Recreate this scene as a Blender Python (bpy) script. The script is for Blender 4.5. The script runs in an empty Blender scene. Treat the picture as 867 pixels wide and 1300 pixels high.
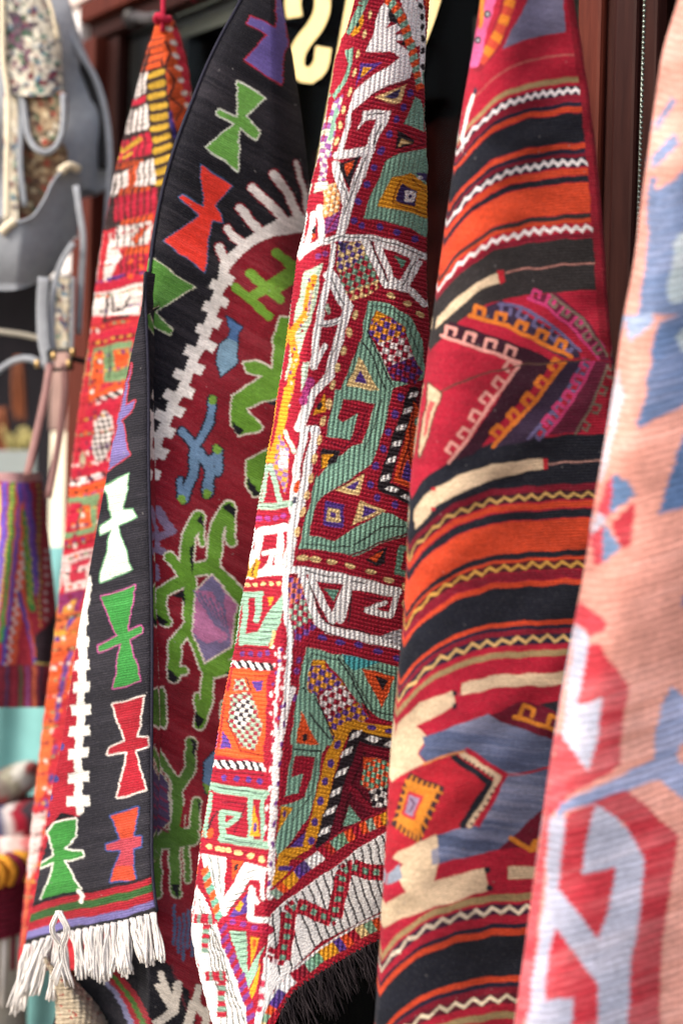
import bpy, bmesh, math, random, re
import numpy as np
from mathutils import Vector, Matrix

# ------------------------------------------------------------------ camera, sky, sun, exposure
scene = bpy.context.scene
random.seed(7); RNG = np.random.default_rng(11)
FPX = 1805.0                      # focal length in pixels of the 867 x 1300 photograph
ROLL = math.radians(1.5)
CAM = np.array([0.0, 0.0, 1.5])
RIGHT = np.array([math.cos(ROLL), 0, math.sin(ROLL)])
UP = np.array([-math.sin(ROLL), 0, math.cos(ROLL)])
FWD = np.array([0.0, 1.0, 0.0])
cd = bpy.data.cameras.new('camera'); cam = bpy.data.objects.new('camera', cd)
scene.collection.objects.link(cam)
cam.matrix_world = Matrix(((RIGHT[0], UP[0], 0, CAM[0]), (RIGHT[1], UP[1], -1, CAM[1]), (RIGHT[2], UP[2], 0, CAM[2]), (0, 0, 0, 1)))
cd.sensor_fit = 'VERTICAL'; cd.sensor_height = 36; cd.sensor_width = 24; cd.lens = 50
cd.clip_end = 200; cd.clip_start = 0.05
cd.dof.use_dof = True; cd.dof.focus_distance = 1.88; cd.dof.aperture_fstop = 1.65
scene.camera = cam

SUN_EL, SUN_AZ = math.radians(38), math.radians(-127)     # azimuth from +Y, clockwise positive
world = bpy.data.worlds.new('World'); scene.world = world; world.use_nodes = True
wn = world.node_tree
sky = wn.nodes.new('ShaderNodeTexSky'); sky.sky_type = 'NISHITA'; sky.sun_disc = False
sky.sun_elevation = SUN_EL; sky.sun_rotation = SUN_AZ; sky.dust_density = 4.0; sky.air_density = 1.3; sky.ozone_density = 0.6
bg = wn.nodes['Background']; bg.inputs['Strength'].default_value = 0.15
wn.links.new(sky.outputs[0], bg.inputs[0])
sd = bpy.data.lights.new('sun', 'SUN'); sd.energy = 1.4; sd.angle = math.radians(22); sd.color = (1, 0.95, 0.88)
sun = bpy.data.objects.new('sun', sd); scene.collection.objects.link(sun)
tosun = Vector((math.sin(SUN_AZ) * math.cos(SUN_EL), math.cos(SUN_AZ) * math.cos(SUN_EL), math.sin(SUN_EL)))
sun.rotation_euler = tosun.to_track_quat('Z', 'Y').to_euler()
vs = scene.view_settings
vs.view_transform = 'Standard'; vs.look = 'None'; vs.gamma = 1.0; vs.use_curve_mapping = False; vs.exposure = 0.82
scene.cycles.use_denoising = True
try:
    scene.cycles.denoiser = 'OPENIMAGEDENOISE'
except Exception:
    pass
scene.cycles.max_bounces = 8

# ------------------------------------------------------------------ helpers
COL = scene.collection
def unproj(px, py, d):
    """A point of the place at depth d (metres) seen at photograph pixel (px, py)."""
    px, py, d = np.broadcast_arrays(np.asarray(px, float), np.asarray(py, float), np.asarray(d, float))
    a = (px - 433.5) / FPX; b = (650.0 - py) / FPX
    return CAM + d[..., None] * (a[..., None] * RIGHT + b[..., None] * UP + FWD)
def lin(c):
    c = np.asarray(c, float) / 255.0
    return np.where(c <= 0.04045, c / 12.92, ((c + 0.055) / 1.055) ** 2.4)
def itp(x, pts):
    p = np.array(pts, float); return np.interp(x, p[:, 0], p[:, 1])
def sitp(x, pts):
    """smooth (Catmull-Rom like) interpolation through points sorted by first value"""
    p = np.array(pts, float); xs, ys = p[:, 0], p[:, 1]
    m = np.gradient(ys, xs) if len(xs) > 2 else np.full(len(xs), (ys[-1] - ys[0]) / (xs[-1] - xs[0]))
    x = np.clip(x, xs[0], xs[-1]); i = np.clip(np.searchsorted(xs, x) - 1, 0, len(xs) - 2)
    h = xs[i + 1] - xs[i]; t = (x - xs[i]) / h
    return ((2*t**3 - 3*t**2 + 1) * ys[i] + (t**3 - 2*t**2 + t) * h * m[i] + (-2*t**3 + 3*t**2) * ys[i + 1] + (t**3 - t**2) * h * m[i + 1])

def tag(o, label=None, cat=None, group=None, kind=None):
    if label: o['label'] = label
    if cat: o['category'] = cat
    if group: o['group'] = group
    if kind: o['kind'] = kind
    return o
def empty(name, loc, label, cat, group=None):
    o = bpy.data.objects.new(name, None); o.empty_display_size = 0.05
    COL.objects.link(o); o.location = Vector(loc); return tag(o, label, cat, group)
def link(name, me, parent=None, mat=None):
    o = bpy.data.objects.new(name, me); COL.objects.link(o)
    if mat is not None and not me.materials: me.materials.append(mat)
    if parent is not None:
        o.parent = parent; o.matrix_parent_inverse = Matrix.Translation(-parent.location) if parent.parent is None else Matrix.Identity(4)
    return o
def mesh_np(name, V, F, col=None, uv=None, smooth=True):
    """V (n,3), F (m,k) -> mesh with optional point colour and per-vertex uv"""
    me = bpy.data.meshes.new(name); V = np.ascontiguousarray(V, np.float32); F = np.ascontiguousarray(F, np.int32)
    n, (m, k) = len(V), F.shape
    me.vertices.add(n); me.vertices.foreach_set('co', V.ravel())
    me.loops.add(m * k); me.loops.foreach_set('vertex_index', F.ravel())
    me.polygons.add(m); me.polygons.foreach_set('loop_start', np.arange(0, m * k, k, dtype=np.int32))
    if smooth: me.polygons.foreach_set('use_smooth', np.ones(m, bool))
    if col is not None:
        ca = me.color_attributes.new('Col', 'FLOAT_COLOR', 'POINT')
        ca.data.foreach_set('color', np.concatenate([col, np.ones((n, 1))], 1).astype(np.float32).ravel())
    if uv is not None:
        ul = me.uv_layers.new(name='UVMap'); ul.data.foreach_set('uv', uv.astype(np.float32)[F.ravel()].ravel())
    me.update(calc_edges=True); me.validate(); return me

# ------------------------------------------------------------------ materials
def newmat(name):
    m = bpy.data.materials.new(name); m.use_nodes = True
    return m, m.node_tree, m.node_tree.nodes['Principled BSDF']
def weave_mat(name, period=0.0034, bump=0.5, warp=0.0, fuzz=0.35, var=0.22, sheen=0.04, rough=0.95, dist=3.0):
    """woven wool: colour from the yarn colour of each knot, ribs and fuzz as fine relief"""
    m, t, p = newmat(name); N, Lk = t.nodes, t.links
    at = N.new('ShaderNodeAttribute'); at.attribute_name = 'Col'
    uv = N.new('ShaderNodeUVMap'); uv.uv_map = 'UVMap'
    mp = N.new('ShaderNodeMapping'); mp.inputs['Scale'].default_value = (90, 420, 1); Lk.new(uv.outputs[0], mp.inputs[0])
    n1 = N.new('ShaderNodeTexNoise'); n1.inputs['Scale'].default_value = 1.0; n1.inputs['Detail'].default_value = 5; n1.inputs['Roughness'].default_value = 0.75
    Lk.new(mp.outputs[0], n1.inputs['Vector'])
    n2 = N.new('ShaderNodeTexNoise'); n2.inputs['Scale'].default_value = 14; n2.inputs['Detail'].default_value = 4; Lk.new(uv.outputs[0], n2.inputs['Vector'])
    ad = N.new('ShaderNodeMath'); ad.operation = 'ADD'; Lk.new(n1.outputs['Fac'], ad.inputs[0]); Lk.new(n2.outputs['Fac'], ad.inputs[1])
    mr = N.new('ShaderNodeMapRange'); mr.inputs['From Min'].default_value = 0.6; mr.inputs['From Max'].default_value = 1.4
    mr.inputs['To Min'].default_value = 1 - var * 1.6; mr.inputs['To Max'].default_value = 1 + var; Lk.new(ad.outputs[0], mr.inputs['Value'])
    hs = N.new('ShaderNodeHueSaturation'); Lk.new(at.outputs['Color'], hs.inputs['Color']); Lk.new(mr.outputs[0], hs.inputs['Value'])
    Lk.new(hs.outputs[0], p.inputs['Base Color'])
    wv = N.new('ShaderNodeTexWave'); wv.bands_direction = 'Y'; wv.inputs['Scale'].default_value = 0.314 / period
    wv.inputs['Distortion'].default_value = dist; wv.inputs['Detail'].default_value = 3; wv.inputs['Detail Scale'].default_value = 1.0
    Lk.new(uv.outputs[0], wv.inputs['Vector'])
    nf = N.new('ShaderNodeTexNoise'); nf.inputs['Scale'].default_value = 520; nf.inputs['Detail'].default_value = 3; Lk.new(uv.outputs[0], nf.inputs['Vector'])
    b1 = N.new('ShaderNodeBump'); b1.inputs['Strength'].default_value = bump; b1.inputs['Distance'].default_value = 0.0012; Lk.new(wv.outputs['Fac'], b1.inputs['Height'])
    b2 = N.new('ShaderNodeBump'); b2.inputs['Strength'].default_value = fuzz; b2.inputs['Distance'].default_value = 0.0012
    Lk.new(nf.outputs['Fac'], b2.inputs['Height']); Lk.new(b1.outputs[0], b2.inputs['Normal'])
    Lk.new(b2.outputs[0], p.inputs['Normal'])
    p.inputs['Roughness'].default_value = rough; p.inputs['Sheen Weight'].default_value = sheen; p.inputs['Sheen Roughness'].default_value = 0.5
    p.inputs['Specular IOR Level'].default_value = 0.15
    return m
def plain_mat(name, rgb, rough=0.6, var=0.15, scale=30, bump=0.2, spec=0.4, metal=0.0, dist=0.002, stretch=(1, 1, 1), rgb2=None):
    m, t, p = newmat(name); N, Lk = t.nodes, t.links
    tc = N.new('ShaderNodeTexCoord'); mp = N.new('ShaderNodeMapping'); mp.inputs['Scale'].default_value = stretch
    Lk.new(tc.outputs['Object'], mp.inputs[0])
    nz = N.new('ShaderNodeTexNoise'); nz.inputs['Scale'].default_value = scale; nz.inputs['Detail'].default_value = 6; nz.inputs['Roughness'].default_value = 0.65
    Lk.new(mp.outputs[0], nz.inputs['Vector'])
    cr = N.new('ShaderNodeValToRGB'); c = lin(rgb); c2 = lin(rgb2) if rgb2 is not None else c * (1 + var)
    cr.color_ramp.elements[0].position = 0.3; cr.color_ramp.elements[1].position = 0.7
    cr.color_ramp.elements[0].color = (*(c * (1 - var)), 1); cr.color_ramp.elements[1].color = (*np.minimum(c2, 1), 1)
    Lk.new(nz.outputs['Fac'], cr.inputs[0]); Lk.new(cr.outputs[0], p.inputs['Base Color'])
    bp = N.new('ShaderNodeBump'); bp.inputs['Strength'].default_value = bump; bp.inputs['Distance'].default_value = dist
    Lk.new(nz.outputs['Fac'], bp.inputs['Height']); Lk.new(bp.outputs[0], p.inputs['Normal'])
    p.inputs['Roughness'].default_value = rough; p.inputs['Specular IOR Level'].default_value = spec; p.inputs['Metallic'].default_value = metal
    return m
M_KILIM = weave_mat('kilim_wool', 0.0032, 0.5, fuzz=0.55, var=0.3)
M_KILIM_FINE = weave_mat('fine_kilim_wool', 0.0036, 0.5, fuzz=0.5, var=0.32)
M_KILIM_SOFT = weave_mat('soft_kilim_wool', 0.0090, 0.75, fuzz=0.5, var=0.34, dist=3.5)
M_STITCH = weave_mat('stitched_wool', 0.0024, 0.25, fuzz=0.5, var=0.22)
M_CARPET = weave_mat('bag_fabric', 0.004, 0.4, fuzz=0.6)
M_YARN = plain_mat('white_cotton_yarn', (214, 210, 208), 0.95, 0.12, 300, 0.5, 0.1)
M_YARN_DARK = plain_mat('dark_brown_yarn', (46, 40, 44), 0.9, 0.35, 300, 0.5, 0.15)
M_NAVY = plain_mat('navy_selvedge_wool', (48, 48, 62), 0.95, 0.25, 400, 0.6, 0.1)
M_REDCORD = plain_mat('red_cord', (170, 30, 60), 0.8, 0.2, 400, 0.4, 0.2)
M_WOOD = plain_mat('mahogany', (84, 32, 24), 0.6, 0.35, 9, 0.25, 0.12, stretch=(9, 9, 0.7), rgb2=(96, 44, 32))
M_WOODD = plain_mat('dark_mahogany', (46, 16, 15), 0.6, 0.35, 9, 0.25, 0.12, stretch=(9, 9, 0.7), rgb2=(54, 26, 22))
M_PLASTER = plain_mat('pale_plaster', (222, 206, 200), 0.85, 0.06, 12, 0.15, 0.2)
M_WHITE = plain_mat('white_plaster', (238, 236, 238), 0.8, 0.04, 12, 0.1, 0.2)
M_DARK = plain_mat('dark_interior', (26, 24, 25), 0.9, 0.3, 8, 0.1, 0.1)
M_GOLD = plain_mat('gold_leaf_lettering', (232, 208, 148), 0.45, 0.06, 40, 0.05, 0.4)
M_STEEL = plain_mat('chain_steel', (150, 160, 150), 0.3, 0.1, 60, 0.05, 0.5, metal=1.0)
M_BRASS = plain_mat('old_brass', (190, 160, 110), 0.35, 0.15, 60, 0.05, 0.5, metal=1.0)
M_LEATHER = plain_mat('grey_suede', (146, 151, 160), 0.75, 0.14, 60, 0.3, 0.25, dist=0.001)
M_LEATHERL = plain_mat('pale_grey_lining', (170, 164, 152), 0.8, 0.08, 40, 0.2, 0.2)
M_DLEATHER = plain_mat('black_webbing', (30, 30, 34), 0.7, 0.2, 200, 0.3, 0.3)
M_PIPING = plain_mat('cream_piping', (228, 216, 190), 0.8, 0.1, 120, 0.3, 0.2)
M_BROWN = plain_mat('mauve_brown_leather', (140, 100, 98), 0.55, 0.15, 60, 0.25, 0.4)
M_GROUND = plain_mat('paving', (150, 143, 134), 0.85, 0.12, 6, 0.2, 0.3)
M_TEAL = plain_mat('teal_cloth', (120, 175, 178), 0.85, 0.14, 9, 0.3, 0.15)
M_STALL = plain_mat('stall_backdrop', (30, 28, 34), 0.9, 0.4, 5, 0.1, 0.1)
M_ORANGE = plain_mat('tan_leather', (128, 70, 42), 0.6, 0.3, 12, 0.2, 0.3)
M_YELLOW = plain_mat('straw_yellow', (176, 166, 110), 0.8, 0.2, 30, 0.3, 0.2)
def glass_mat():
    m, t, p = newmat('window_glass'); N, Lk = t.nodes, t.links
    N.remove(p); out = N['Material Output']
    tr = N.new('ShaderNodeBsdfTransparent'); tr.inputs[0].default_value = (0.75, 0.78, 0.78, 1)
    gl = N.new('ShaderNodeBsdfGlossy'); gl.inputs['Roughness'].default_value = 0.02
    fr = N.new('ShaderNodeFresnel'); fr.inputs['IOR'].default_value = 1.07
    mx = N.new('ShaderNodeMixShader'); Lk.new(fr.outputs[0], mx.inputs[0]); Lk.new(tr.outputs[0], mx.inputs[1]); Lk.new(gl.outputs[0], mx.inputs[2])
    Lk.new(mx.outputs[0], out.inputs['Surface']); return m
M_GLASS = glass_mat()

# ------------------------------------------------------------------ shape builders
def tubes(name, paths, radius, mat, parent=None, sides=6, taper=None):
    """several round yarns / straps along polylines, joined to one mesh"""
    VV, FF, off = [], [], 0
    for q, P in enumerate(paths):
        P = np.asarray(P, float); n = len(P)
        r = radius[q] if hasattr(radius, '__len__') else radius
        T = np.gradient(P, axis=0); T /= np.linalg.norm(T, axis=1)[:, None] + 1e-12
        ref = np.array([0, 1.0, 0]) if abs(T[0][1]) < 0.8 else np.array([1.0, 0, 0])
        A = np.cross(T, ref); A /= np.linalg.norm(A, axis=1)[:, None] + 1e-12; B = np.cross(T, A)
        th = np.arange(sides) * 2 * math.pi / sides
        rr = np.full(n, r) if taper is None else r * np.interp(np.linspace(0, 1, n), [0, 1], taper)
        V = P[:, None] + rr[:, None, None] * (np.cos(th)[None, :, None] * A[:, None] + np.sin(th)[None, :, None] * B[:, None])
        V = np.concatenate([V.reshape(-1, 3), P[:1], P[-1:]])
        i, j = np.meshgrid(np.arange(n - 1), np.arange(sides), indexing='ij'); j2 = (j + 1) % sides
        F = np.stack([i*sides + j, i*sides + j2, (i+1)*sides + j2, (i+1)*sides + j], -1).reshape(-1, 4)
        c0, c1 = n * sides, n * sides + 1; k = np.arange(sides)
        F = np.concatenate([F, np.stack([k, np.full(sides, c0), np.full(sides, c0), (k + 1) % sides], -1),
                            np.stack([(n-1)*sides + k, (n-1)*sides + (k + 1) % sides, np.full(sides, c1), np.full(sides, c1)], -1)])
        VV.append(V); FF.append(F + off); off += len(V)
    V, F = np.concatenate(VV), np.concatenate(FF)
    me = bpy.data.meshes.new(name)
    quads = [tuple(dict.fromkeys(f)) for f in F.tolist()]
    me.from_pydata(V.tolist(), [], quads); me.polygons.foreach_set('use_smooth', [True] * len(quads)); me.update()
    return link(name, me, parent, mat)
def smooth_path(pts, n=16):
    p = np.asarray(pts, float); t = np.concatenate([[0], np.cumsum(np.linalg.norm(np.diff(p, axis=0), axis=1))])
    tt = np.linspace(0, t[-1], n)
    return np.stack([sitp(tt, np.stack([t, p[:, k]], 1)) for k in range(p.shape[1])], 1)
def box_pts(P, name, mat, parent=None, bevel=0.002):
    """a bevelled box from its 8 corners P[2][2][2]"""
    bm = bmesh.new(); v = [bm.verts.new(P[i][j][k]) for i in (0, 1) for j in (0, 1) for k in (0, 1)]
    for f in ((0, 1, 3, 2), (4, 6, 7, 5), (0, 4, 5, 1), (2, 3, 7, 6), (0, 2, 6, 4), (1, 5, 7, 3)): bm.faces.new([v[i] for i in f])
    bmesh.ops.recalc_face_normals(bm, faces=bm.faces)
    if bevel: bmesh.ops.bevel(bm, geom=bm.edges[:], offset=bevel, segments=2, affect='EDGES', profile=0.6)
    me = bpy.data.meshes.new(name); bm.to_mesh(me); bm.free()
    return link(name, me, parent, mat)
def prism(name, front, back, mat, parent=None, bevel=0.0):
    """closed slab between two equal rings of points"""
    bm = bmesh.new(); a = [bm.verts.new(p) for p in front]; b = [bm.verts.new(p) for p in back]; n = len(a)
    bm.faces.new(a); bm.faces.new(b[::-1])
    for i in range(n): bm.faces.new((a[i], b[i], b[(i + 1) % n], a[(i + 1) % n]))
    bmesh.ops.recalc_face_normals(bm, faces=bm.faces)
    if bevel: bmesh.ops.bevel(bm, geom=bm.edges[:], offset=bevel, segments=2, affect='EDGES')
    me = bpy.data.meshes.new(name); bm.to_mesh(me); bm.free()
    return link(name, me, parent, mat)

# ------------------------------------------------------------------ yarn pattern: which colour each knot of a textile has
class Pattern:
    def __init__(s, x0, y0, x1, y1, base, ss=2):
        s.x0, s.y0, s.ss = x0, y0, ss; s.W, s.H = int((x1 - x0) * ss), int((y1 - y0) * ss)
        s.col = np.empty((s.H, s.W, 3), np.float32); s.col[:] = lin(base); s.pid = np.zeros((s.H, s.W), np.int16); s.names = ['ground_weave']; s.par = {}
        s.mode = np.zeros((s.H, s.W), np.int8)
    def part(s, name):
        s.names.append(name); return len(s.names) - 1
    def _win(s, xa, ya, xb, yb):
        i0, i1 = max(0, int((ya - s.y0) * s.ss) - 1), min(s.H, int((yb - s.y0) * s.ss) + 2)
        j0, j1 = max(0, int((xa - s.x0) * s.ss) - 1), min(s.W, int((xb - s.x0) * s.ss) + 2)
        if i1 <= i0 or j1 <= j0: return None
        y = s.y0 + (np.arange(i0, i1) + 0.5) / s.ss; x = s.x0 + (np.arange(j0, j1) + 0.5) / s.ss
        X, Y = np.meshgrid(x, y); return (slice(i0, i1), slice(j0, j1)), X, Y
    def m_poly(s, pts):
        P = np.array(pts, float); w = s._win(P[:, 0].min(), P[:, 1].min(), P[:, 0].max(), P[:, 1].max())
        if w is None: return None
        sl, X, Y = w; ins = np.zeros(X.shape, bool); Q = np.roll(P, -1, 0)
        for (xa, ya), (xb, yb) in zip(P, Q):
            if ya == yb: continue
            ins ^= ((ya > Y) != (yb > Y)) & (X < (xb - xa) * (Y - ya) / (yb - ya) + xa)
        return sl, X, Y, ins
    def m_line(s, pts, w, closed=False):
        P = np.array(list(pts) + ([pts[0]] if closed else []), float); h = w / 2
        win = s._win(P[:, 0].min() - h, P[:, 1].min() - h, P[:, 0].max() + h, P[:, 1].max() + h)
        if win is None: return None
        sl, X, Y = win; d2 = np.full(X.shape, 1e9)
        for (xa, ya), (xb, yb) in zip(P[:-1], P[1:]):
            dx, dy = xb - xa, yb - ya; l2 = dx * dx + dy * dy + 1e-9
            t = np.clip(((X - xa) * dx + (Y - ya) * dy) / l2, 0, 1)
            np.minimum(d2, (X - xa - t * dx) ** 2 + (Y - ya - t * dy) ** 2, out=d2)
        return sl, X, Y, d2 <= h * h
    def put(s, m, c, pid=None, mode=None):
        if m is None: return
        sl, X, Y, k = m
        if callable(c): s.col[sl][k] = c(X[k], Y[k])
        else: s.col[sl][k] = lin(c)
        if pid is not None: s.pid[sl][k] = pid
        if mode is not None: s.mode[sl][k] = mode
class Pen:
    """draws in the coordinates of an enlarged detail (origin x0, y0 and scale k)"""
    def __init__(s, pat, x0=0, y0=0, k=1.0, modes=None): s.p, s.x0, s.y0, s.k, s.modes = pat, x0, y0, k, modes or {}
    def g(s, pts): return [(s.x0 + x / s.k, s.y0 + y / s.k) for x, y in pts]
    def md(s, c, mode): return mode if mode is not None else (s.modes.get(c) if not callable(c) else None)
    def poly(s, pts, c, part=None, ol=None, w=8, mode=None):
        q = s.g(pts); pid = s.p.part(part) if isinstance(part, str) else part
        if ol is not None: s.p.put(s.p.m_line(q, w * 2 / s.k, True), ol, pid, s.md(ol, mode))
        s.p.put(s.p.m_poly(q), c, pid, s.md(c, mode)); return pid
    def line(s, pts, w, c, part=None, ol=None, ow=8, closed=False, mode=None):
        q = s.g(pts); pid = s.p.part(part) if isinstance(part, str) else part
        if ol is not None: s.p.put(s.p.m_line(q, (w + 2 * ow) / s.k, closed), ol, pid, s.md(ol, mode))
        s.p.put(s.p.m_line(q, w / s.k, closed), c, pid, s.md(c, mode)); return pid
    def lines(s, L, c, part=None, ol=None, ow=8):
        """a union of limbs: all outlines first, then all fills"""
        pid = s.p.part(part) if isinstance(part, str) else part
        if ol is not None:
            for pts, w in L: s.line(pts, w + 2 * ow, ol, pid)
        for pts, w in L: s.line(pts, w, c, pid)
        return pid
    def dots(s, pts, rx, ry, c, ang=0.0, part=None):
        pid = s.p.part(part) if isinstance(part, str) else part
        ca, sa = math.cos(ang), math.sin(ang)
        for x, y in pts:
            th = np.linspace(0, 2 * math.pi, 9)[:-1] + 0.39
            s.poly([(x + rx * 1.08 * math.cos(t) * ca - ry * 1.08 * math.sin(t) * sa, y + rx * 1.08 * math.cos(t) * sa + ry * 1.08 * math.sin(t) * ca) for t in th], c, pid)
    def check(s, pts, ca, cb, size, ang=0.0, part=None, cells=None):
        """little knotted checks inside an outline"""
        sz = size / s.k; a, b = lin(ca), lin(cb); c0, s0 = math.cos(ang), math.sin(ang)
        def f(X, Y):
            u = (X * c0 + Y * s0) / sz; v = (-X * s0 + Y * c0) / sz
            par = (np.floor(u) + np.floor(v)) % 2
            return np.where(par[:, None] < 1, a, b)
        pid = s.p.part(part) if isinstance(part, str) else part
        s.p.put(s.p.m_poly(s.g(pts)), f, pid, 3)
    def ladder(s, path, w, seg, cols, part=None, skew=0.0, mode=3):
        """a band of alternating colour blocks along a path"""
        pid = s.p.part(part) if isinstance(part, str) else part
        P = np.array(path, float); t = np.concatenate([[0], np.cumsum(np.linalg.norm(np.diff(P, axis=0), axis=1))])
        n = max(2, int(t[-1] / seg))
        for i in range(n):
            ta, tb = t[-1] * i / n, t[-1] * (i + 1.04) / n
            A = np.array([np.interp(ta, t, P[:, k]) for k in (0, 1)]); B = np.array([np.interp(tb, t, P[:, k]) for k in (0, 1)])
            d = (B - A) / (np.linalg.norm(B - A) + 1e-9); nn = np.array([-d[1], d[0]]) * w / 2; sk = d * skew * w / 2
            s.poly([A + nn + sk, B + nn + sk, B - nn - sk, A - nn - sk], cols[i % len(cols)], pid, mode=mode)
    def arrow(s, *a, **k): pass

def lint(pat, n, seed):
    """specks of pale lint caught in dark wool"""
    r_ = random.Random(seed); pen = Pen(pat)
    for k in range(n):
        x, y = r_.uniform(pat.x0, pat.x0 + pat.W / pat.ss), r_.uniform(max(0, pat.y0), pat.y0 + pat.H / pat.ss)
        pen.dots([(x, y)], r_.uniform(0.4, 0.9), r_.uniform(0.4, 0.9), (168, 164, 166))
def abrash(pat, slope, amt, pale, seed, band=4.0, mul=0.12):
    """uneven dye lots: streaks along the weft that drift towards a paler yarn"""
    r_ = np.random.default_rng(seed); X, Y_ = np.meshgrid(pat.x0 + np.arange(pat.W) / pat.ss, pat.y0 + np.arange(pat.H) / pat.ss)
    t = (Y_ + slope * X); n = 2000; z = r_.normal(0, 1, n); zb = np.convolve(r_.normal(0, 1, n), np.ones(5) / 2.2, 'same'); zc = np.convolve(r_.normal(0, 1, n), np.ones(16) / 4, 'same')
    i_ = np.clip(((t + 400) / band).astype(int), 0, n - 1)
    v = 0.5 * z[i_] + 0.6 * zb[i_] + 0.7 * zc[i_] + 0.7 * np.sin(X / 31.0 + 2 * zb[i_])
    a_ = np.clip(amt * (0.35 + 0.5 * v), 0, 0.75)[..., None]
    pat.col = (pat.col * (1 - a_) + np.asarray(lin(pale)) * a_) * (1 + mul * 0.5 * np.clip(v, -2, 2)[..., None])
# ------------------------------------------------------------------ a hanging textile: a fine sheet of knots, split into its woven motifs
def blur3(a):
    p = np.pad(a, ((1, 1), (1, 1), (0, 0)), 'edge')
    return sum(p[i:i + a.shape[0], j:j + a.shape[1]] for i in range(3) for j in range(3)) / 9.0
def textile(root, pat, L, E, top, bot, depth, mat, cell=1.3, relief=None, uvf=None, wrapL=0.07, wrapR=0.07, jitter=0.7, minface=20, base_name='ground_weave', close=True, vcell=None, wob=0.55, serr=None, heather=0.10, wstep=0.0028):
    ymin, ymax = float(np.min(top(np.linspace(0, 1, 50)))), float(np.max(bot(np.linspace(0, 1, 50))))
    yy = np.linspace(ymin, ymax, 60); wmax = float(np.max(E(yy) - L(yy)))
    nu, nv = max(4, int(wmax / cell)), max(4, int((ymax - ymin) / (vcell or cell)))
    U, Vv = np.meshgrid(np.linspace(0, 1, nu + 1), np.linspace(0, 1, nv + 1))
    PY = top(U) + Vv * (bot(U) - top(U)); l, e = L(PY), E(PY); PX = l + U * (e - l)
    P = unproj(PX, PY, depth(PX, PY, U))
    SX, SY = PX.copy(), PY.copy()
    uv = np.stack(uvf(PX, PY, U) if uvf else (PX, PY), -1) * 0.001
    if relief is not None:
        du = np.gradient(P, axis=1); dv = np.gradient(P, axis=0); Nn = np.cross(du, dv); Nn /= np.linalg.norm(Nn, axis=2)[..., None] + 1e-12
        Nn *= np.where((Nn @ (-FWD))[..., None] < 0, -1, 1)
        P = P + Nn * relief(PX, PY, U)[..., None]
    def wrap(edge, nxt, length, side):
        n1, n2 = 7, 6; t0 = (edge - nxt)[:, :2]; ang0 = np.arctan2(t0[:, 1], t0[:, 0])
        k = np.ones(25) / 25; ang0 = np.convolve(np.pad(ang0, 12, 'edge'), k, 'valid')
        ang1 = math.radians(62) if side < 0 else math.radians(118)
        out, cur = [], edge.copy()
        for q in range(n1 + n2):
            f = min(1.0, (q + 1) / n1); a = ang0 + (ang1 - ang0) * f; st = wstep if q < n1 else max(0.001, (length - 0.02) / n2)
            cur = cur + np.stack([np.cos(a) * st, np.sin(a) * st, np.zeros_like(a)], 1); out.append(cur.copy())
        return out
    cols_l = wrap(P[:, 0], P[:, 3], wrapL, -1) if wrapL else []
    cols_r = wrap(P[:, -1], P[:, -4], wrapR, 1) if wrapR else []
    def ext(A, nl, nr):
        lft = [A[:, min(nu, 2 * q + 2)] for q in range(nl)][::-1]; rgt = [A[:, max(0, nu - 2 * q - 2)] for q in range(nr)]
        return np.concatenate(([np.stack(lft, 1)] if nl else []) + [A] + ([np.stack(rgt, 1)] if nr else []), 1)
    nl, nr = len(cols_l), len(cols_r)
    SX, SY, uv2 = ext(SX, nl, nr), ext(SY, nl, nr), ext(uv, nl, nr)
    P = np.concatenate(([np.stack(cols_l[::-1], 1)] if nl else []) + [P] + ([np.stack(cols_r, 1)] if nr else []), 1)
    R, C = P.shape[:2]
    # yarn colours, with slightly uneven weft ends
    ph = RNG.random(8) * 6.28
    SXw = SX + wob * (np.sin(SY / 6.1 + SX / 19 + ph[0]) + 0.8 * np.sin(SY / 13.7 - SX / 11 + ph[1]) + 0.5 * np.sin(SY / 3.3 + SX / 7 + ph[2]))
    SYw = SY + wob * (np.sin(SX / 6.7 + SY / 23 + ph[3]) + 0.8 * np.sin(SX / 12.1 - SY / 17 + ph[4]) + 0.5 * np.sin(SX / 3.7 + ph[5]))
    if serr: st_ = (uv2[..., 1] * 1000) / serr[0]; SXw = SXw + serr[1] * (np.abs((st_ - np.floor(st_)) * 2 - 1) - 0.5)
    jt = (RNG.random((R, C)) - 0.5) * 2 * jitter; rowj = np.repeat((RNG.random(R // 3 + 1) - 0.5) * 2 * jitter, 3)[:R, None]
    cb = blur3(pat.col)
    ii = np.clip(((SYw + jt * 0.4 - pat.y0) * pat.ss).astype(int), 0, pat.H - 1); jj = np.clip(((SXw + rowj + jt * 0.4 - pat.x0) * pat.ss).astype(int), 0, pat.W - 1)
    col = cb[ii, jj] * (1 + (np.repeat(RNG.random(R // 2 + 1), 2)[:R, None, None] - 0.5) * 0.10)
    lum = col.mean(-1, keepdims=True); col = col * 0.97 + lum * 0.03
    gr = np.repeat(np.repeat(RNG.normal(0, 1, (R // 2 + 1, C // 2 + 1)), 2, 0), 2, 1)[:R, :C]
    col = np.clip(col * (1 + heather * (0.6 * gr + 0.8 * RNG.normal(0, 1, (R, C))))[..., None], 0, 1) + 0.014 * heather / 0.1 * np.clip(RNG.normal(0, 1, (R, C)) - 0.6, 0, 2)[..., None]
    fy = (SYw[:-1, :-1] + SYw[1:, 1:]) / 2; fx = (SXw[:-1, :-1] + SXw[1:, 1:]) / 2
    fid = pat.pid[np.clip(((fy - pat.y0) * pat.ss).astype(int), 0, pat.H - 1), np.clip(((fx - pat.x0) * pat.ss).astype(int), 0, pat.W - 1)]
    if nl: fid[:, :nl] = 0
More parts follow.
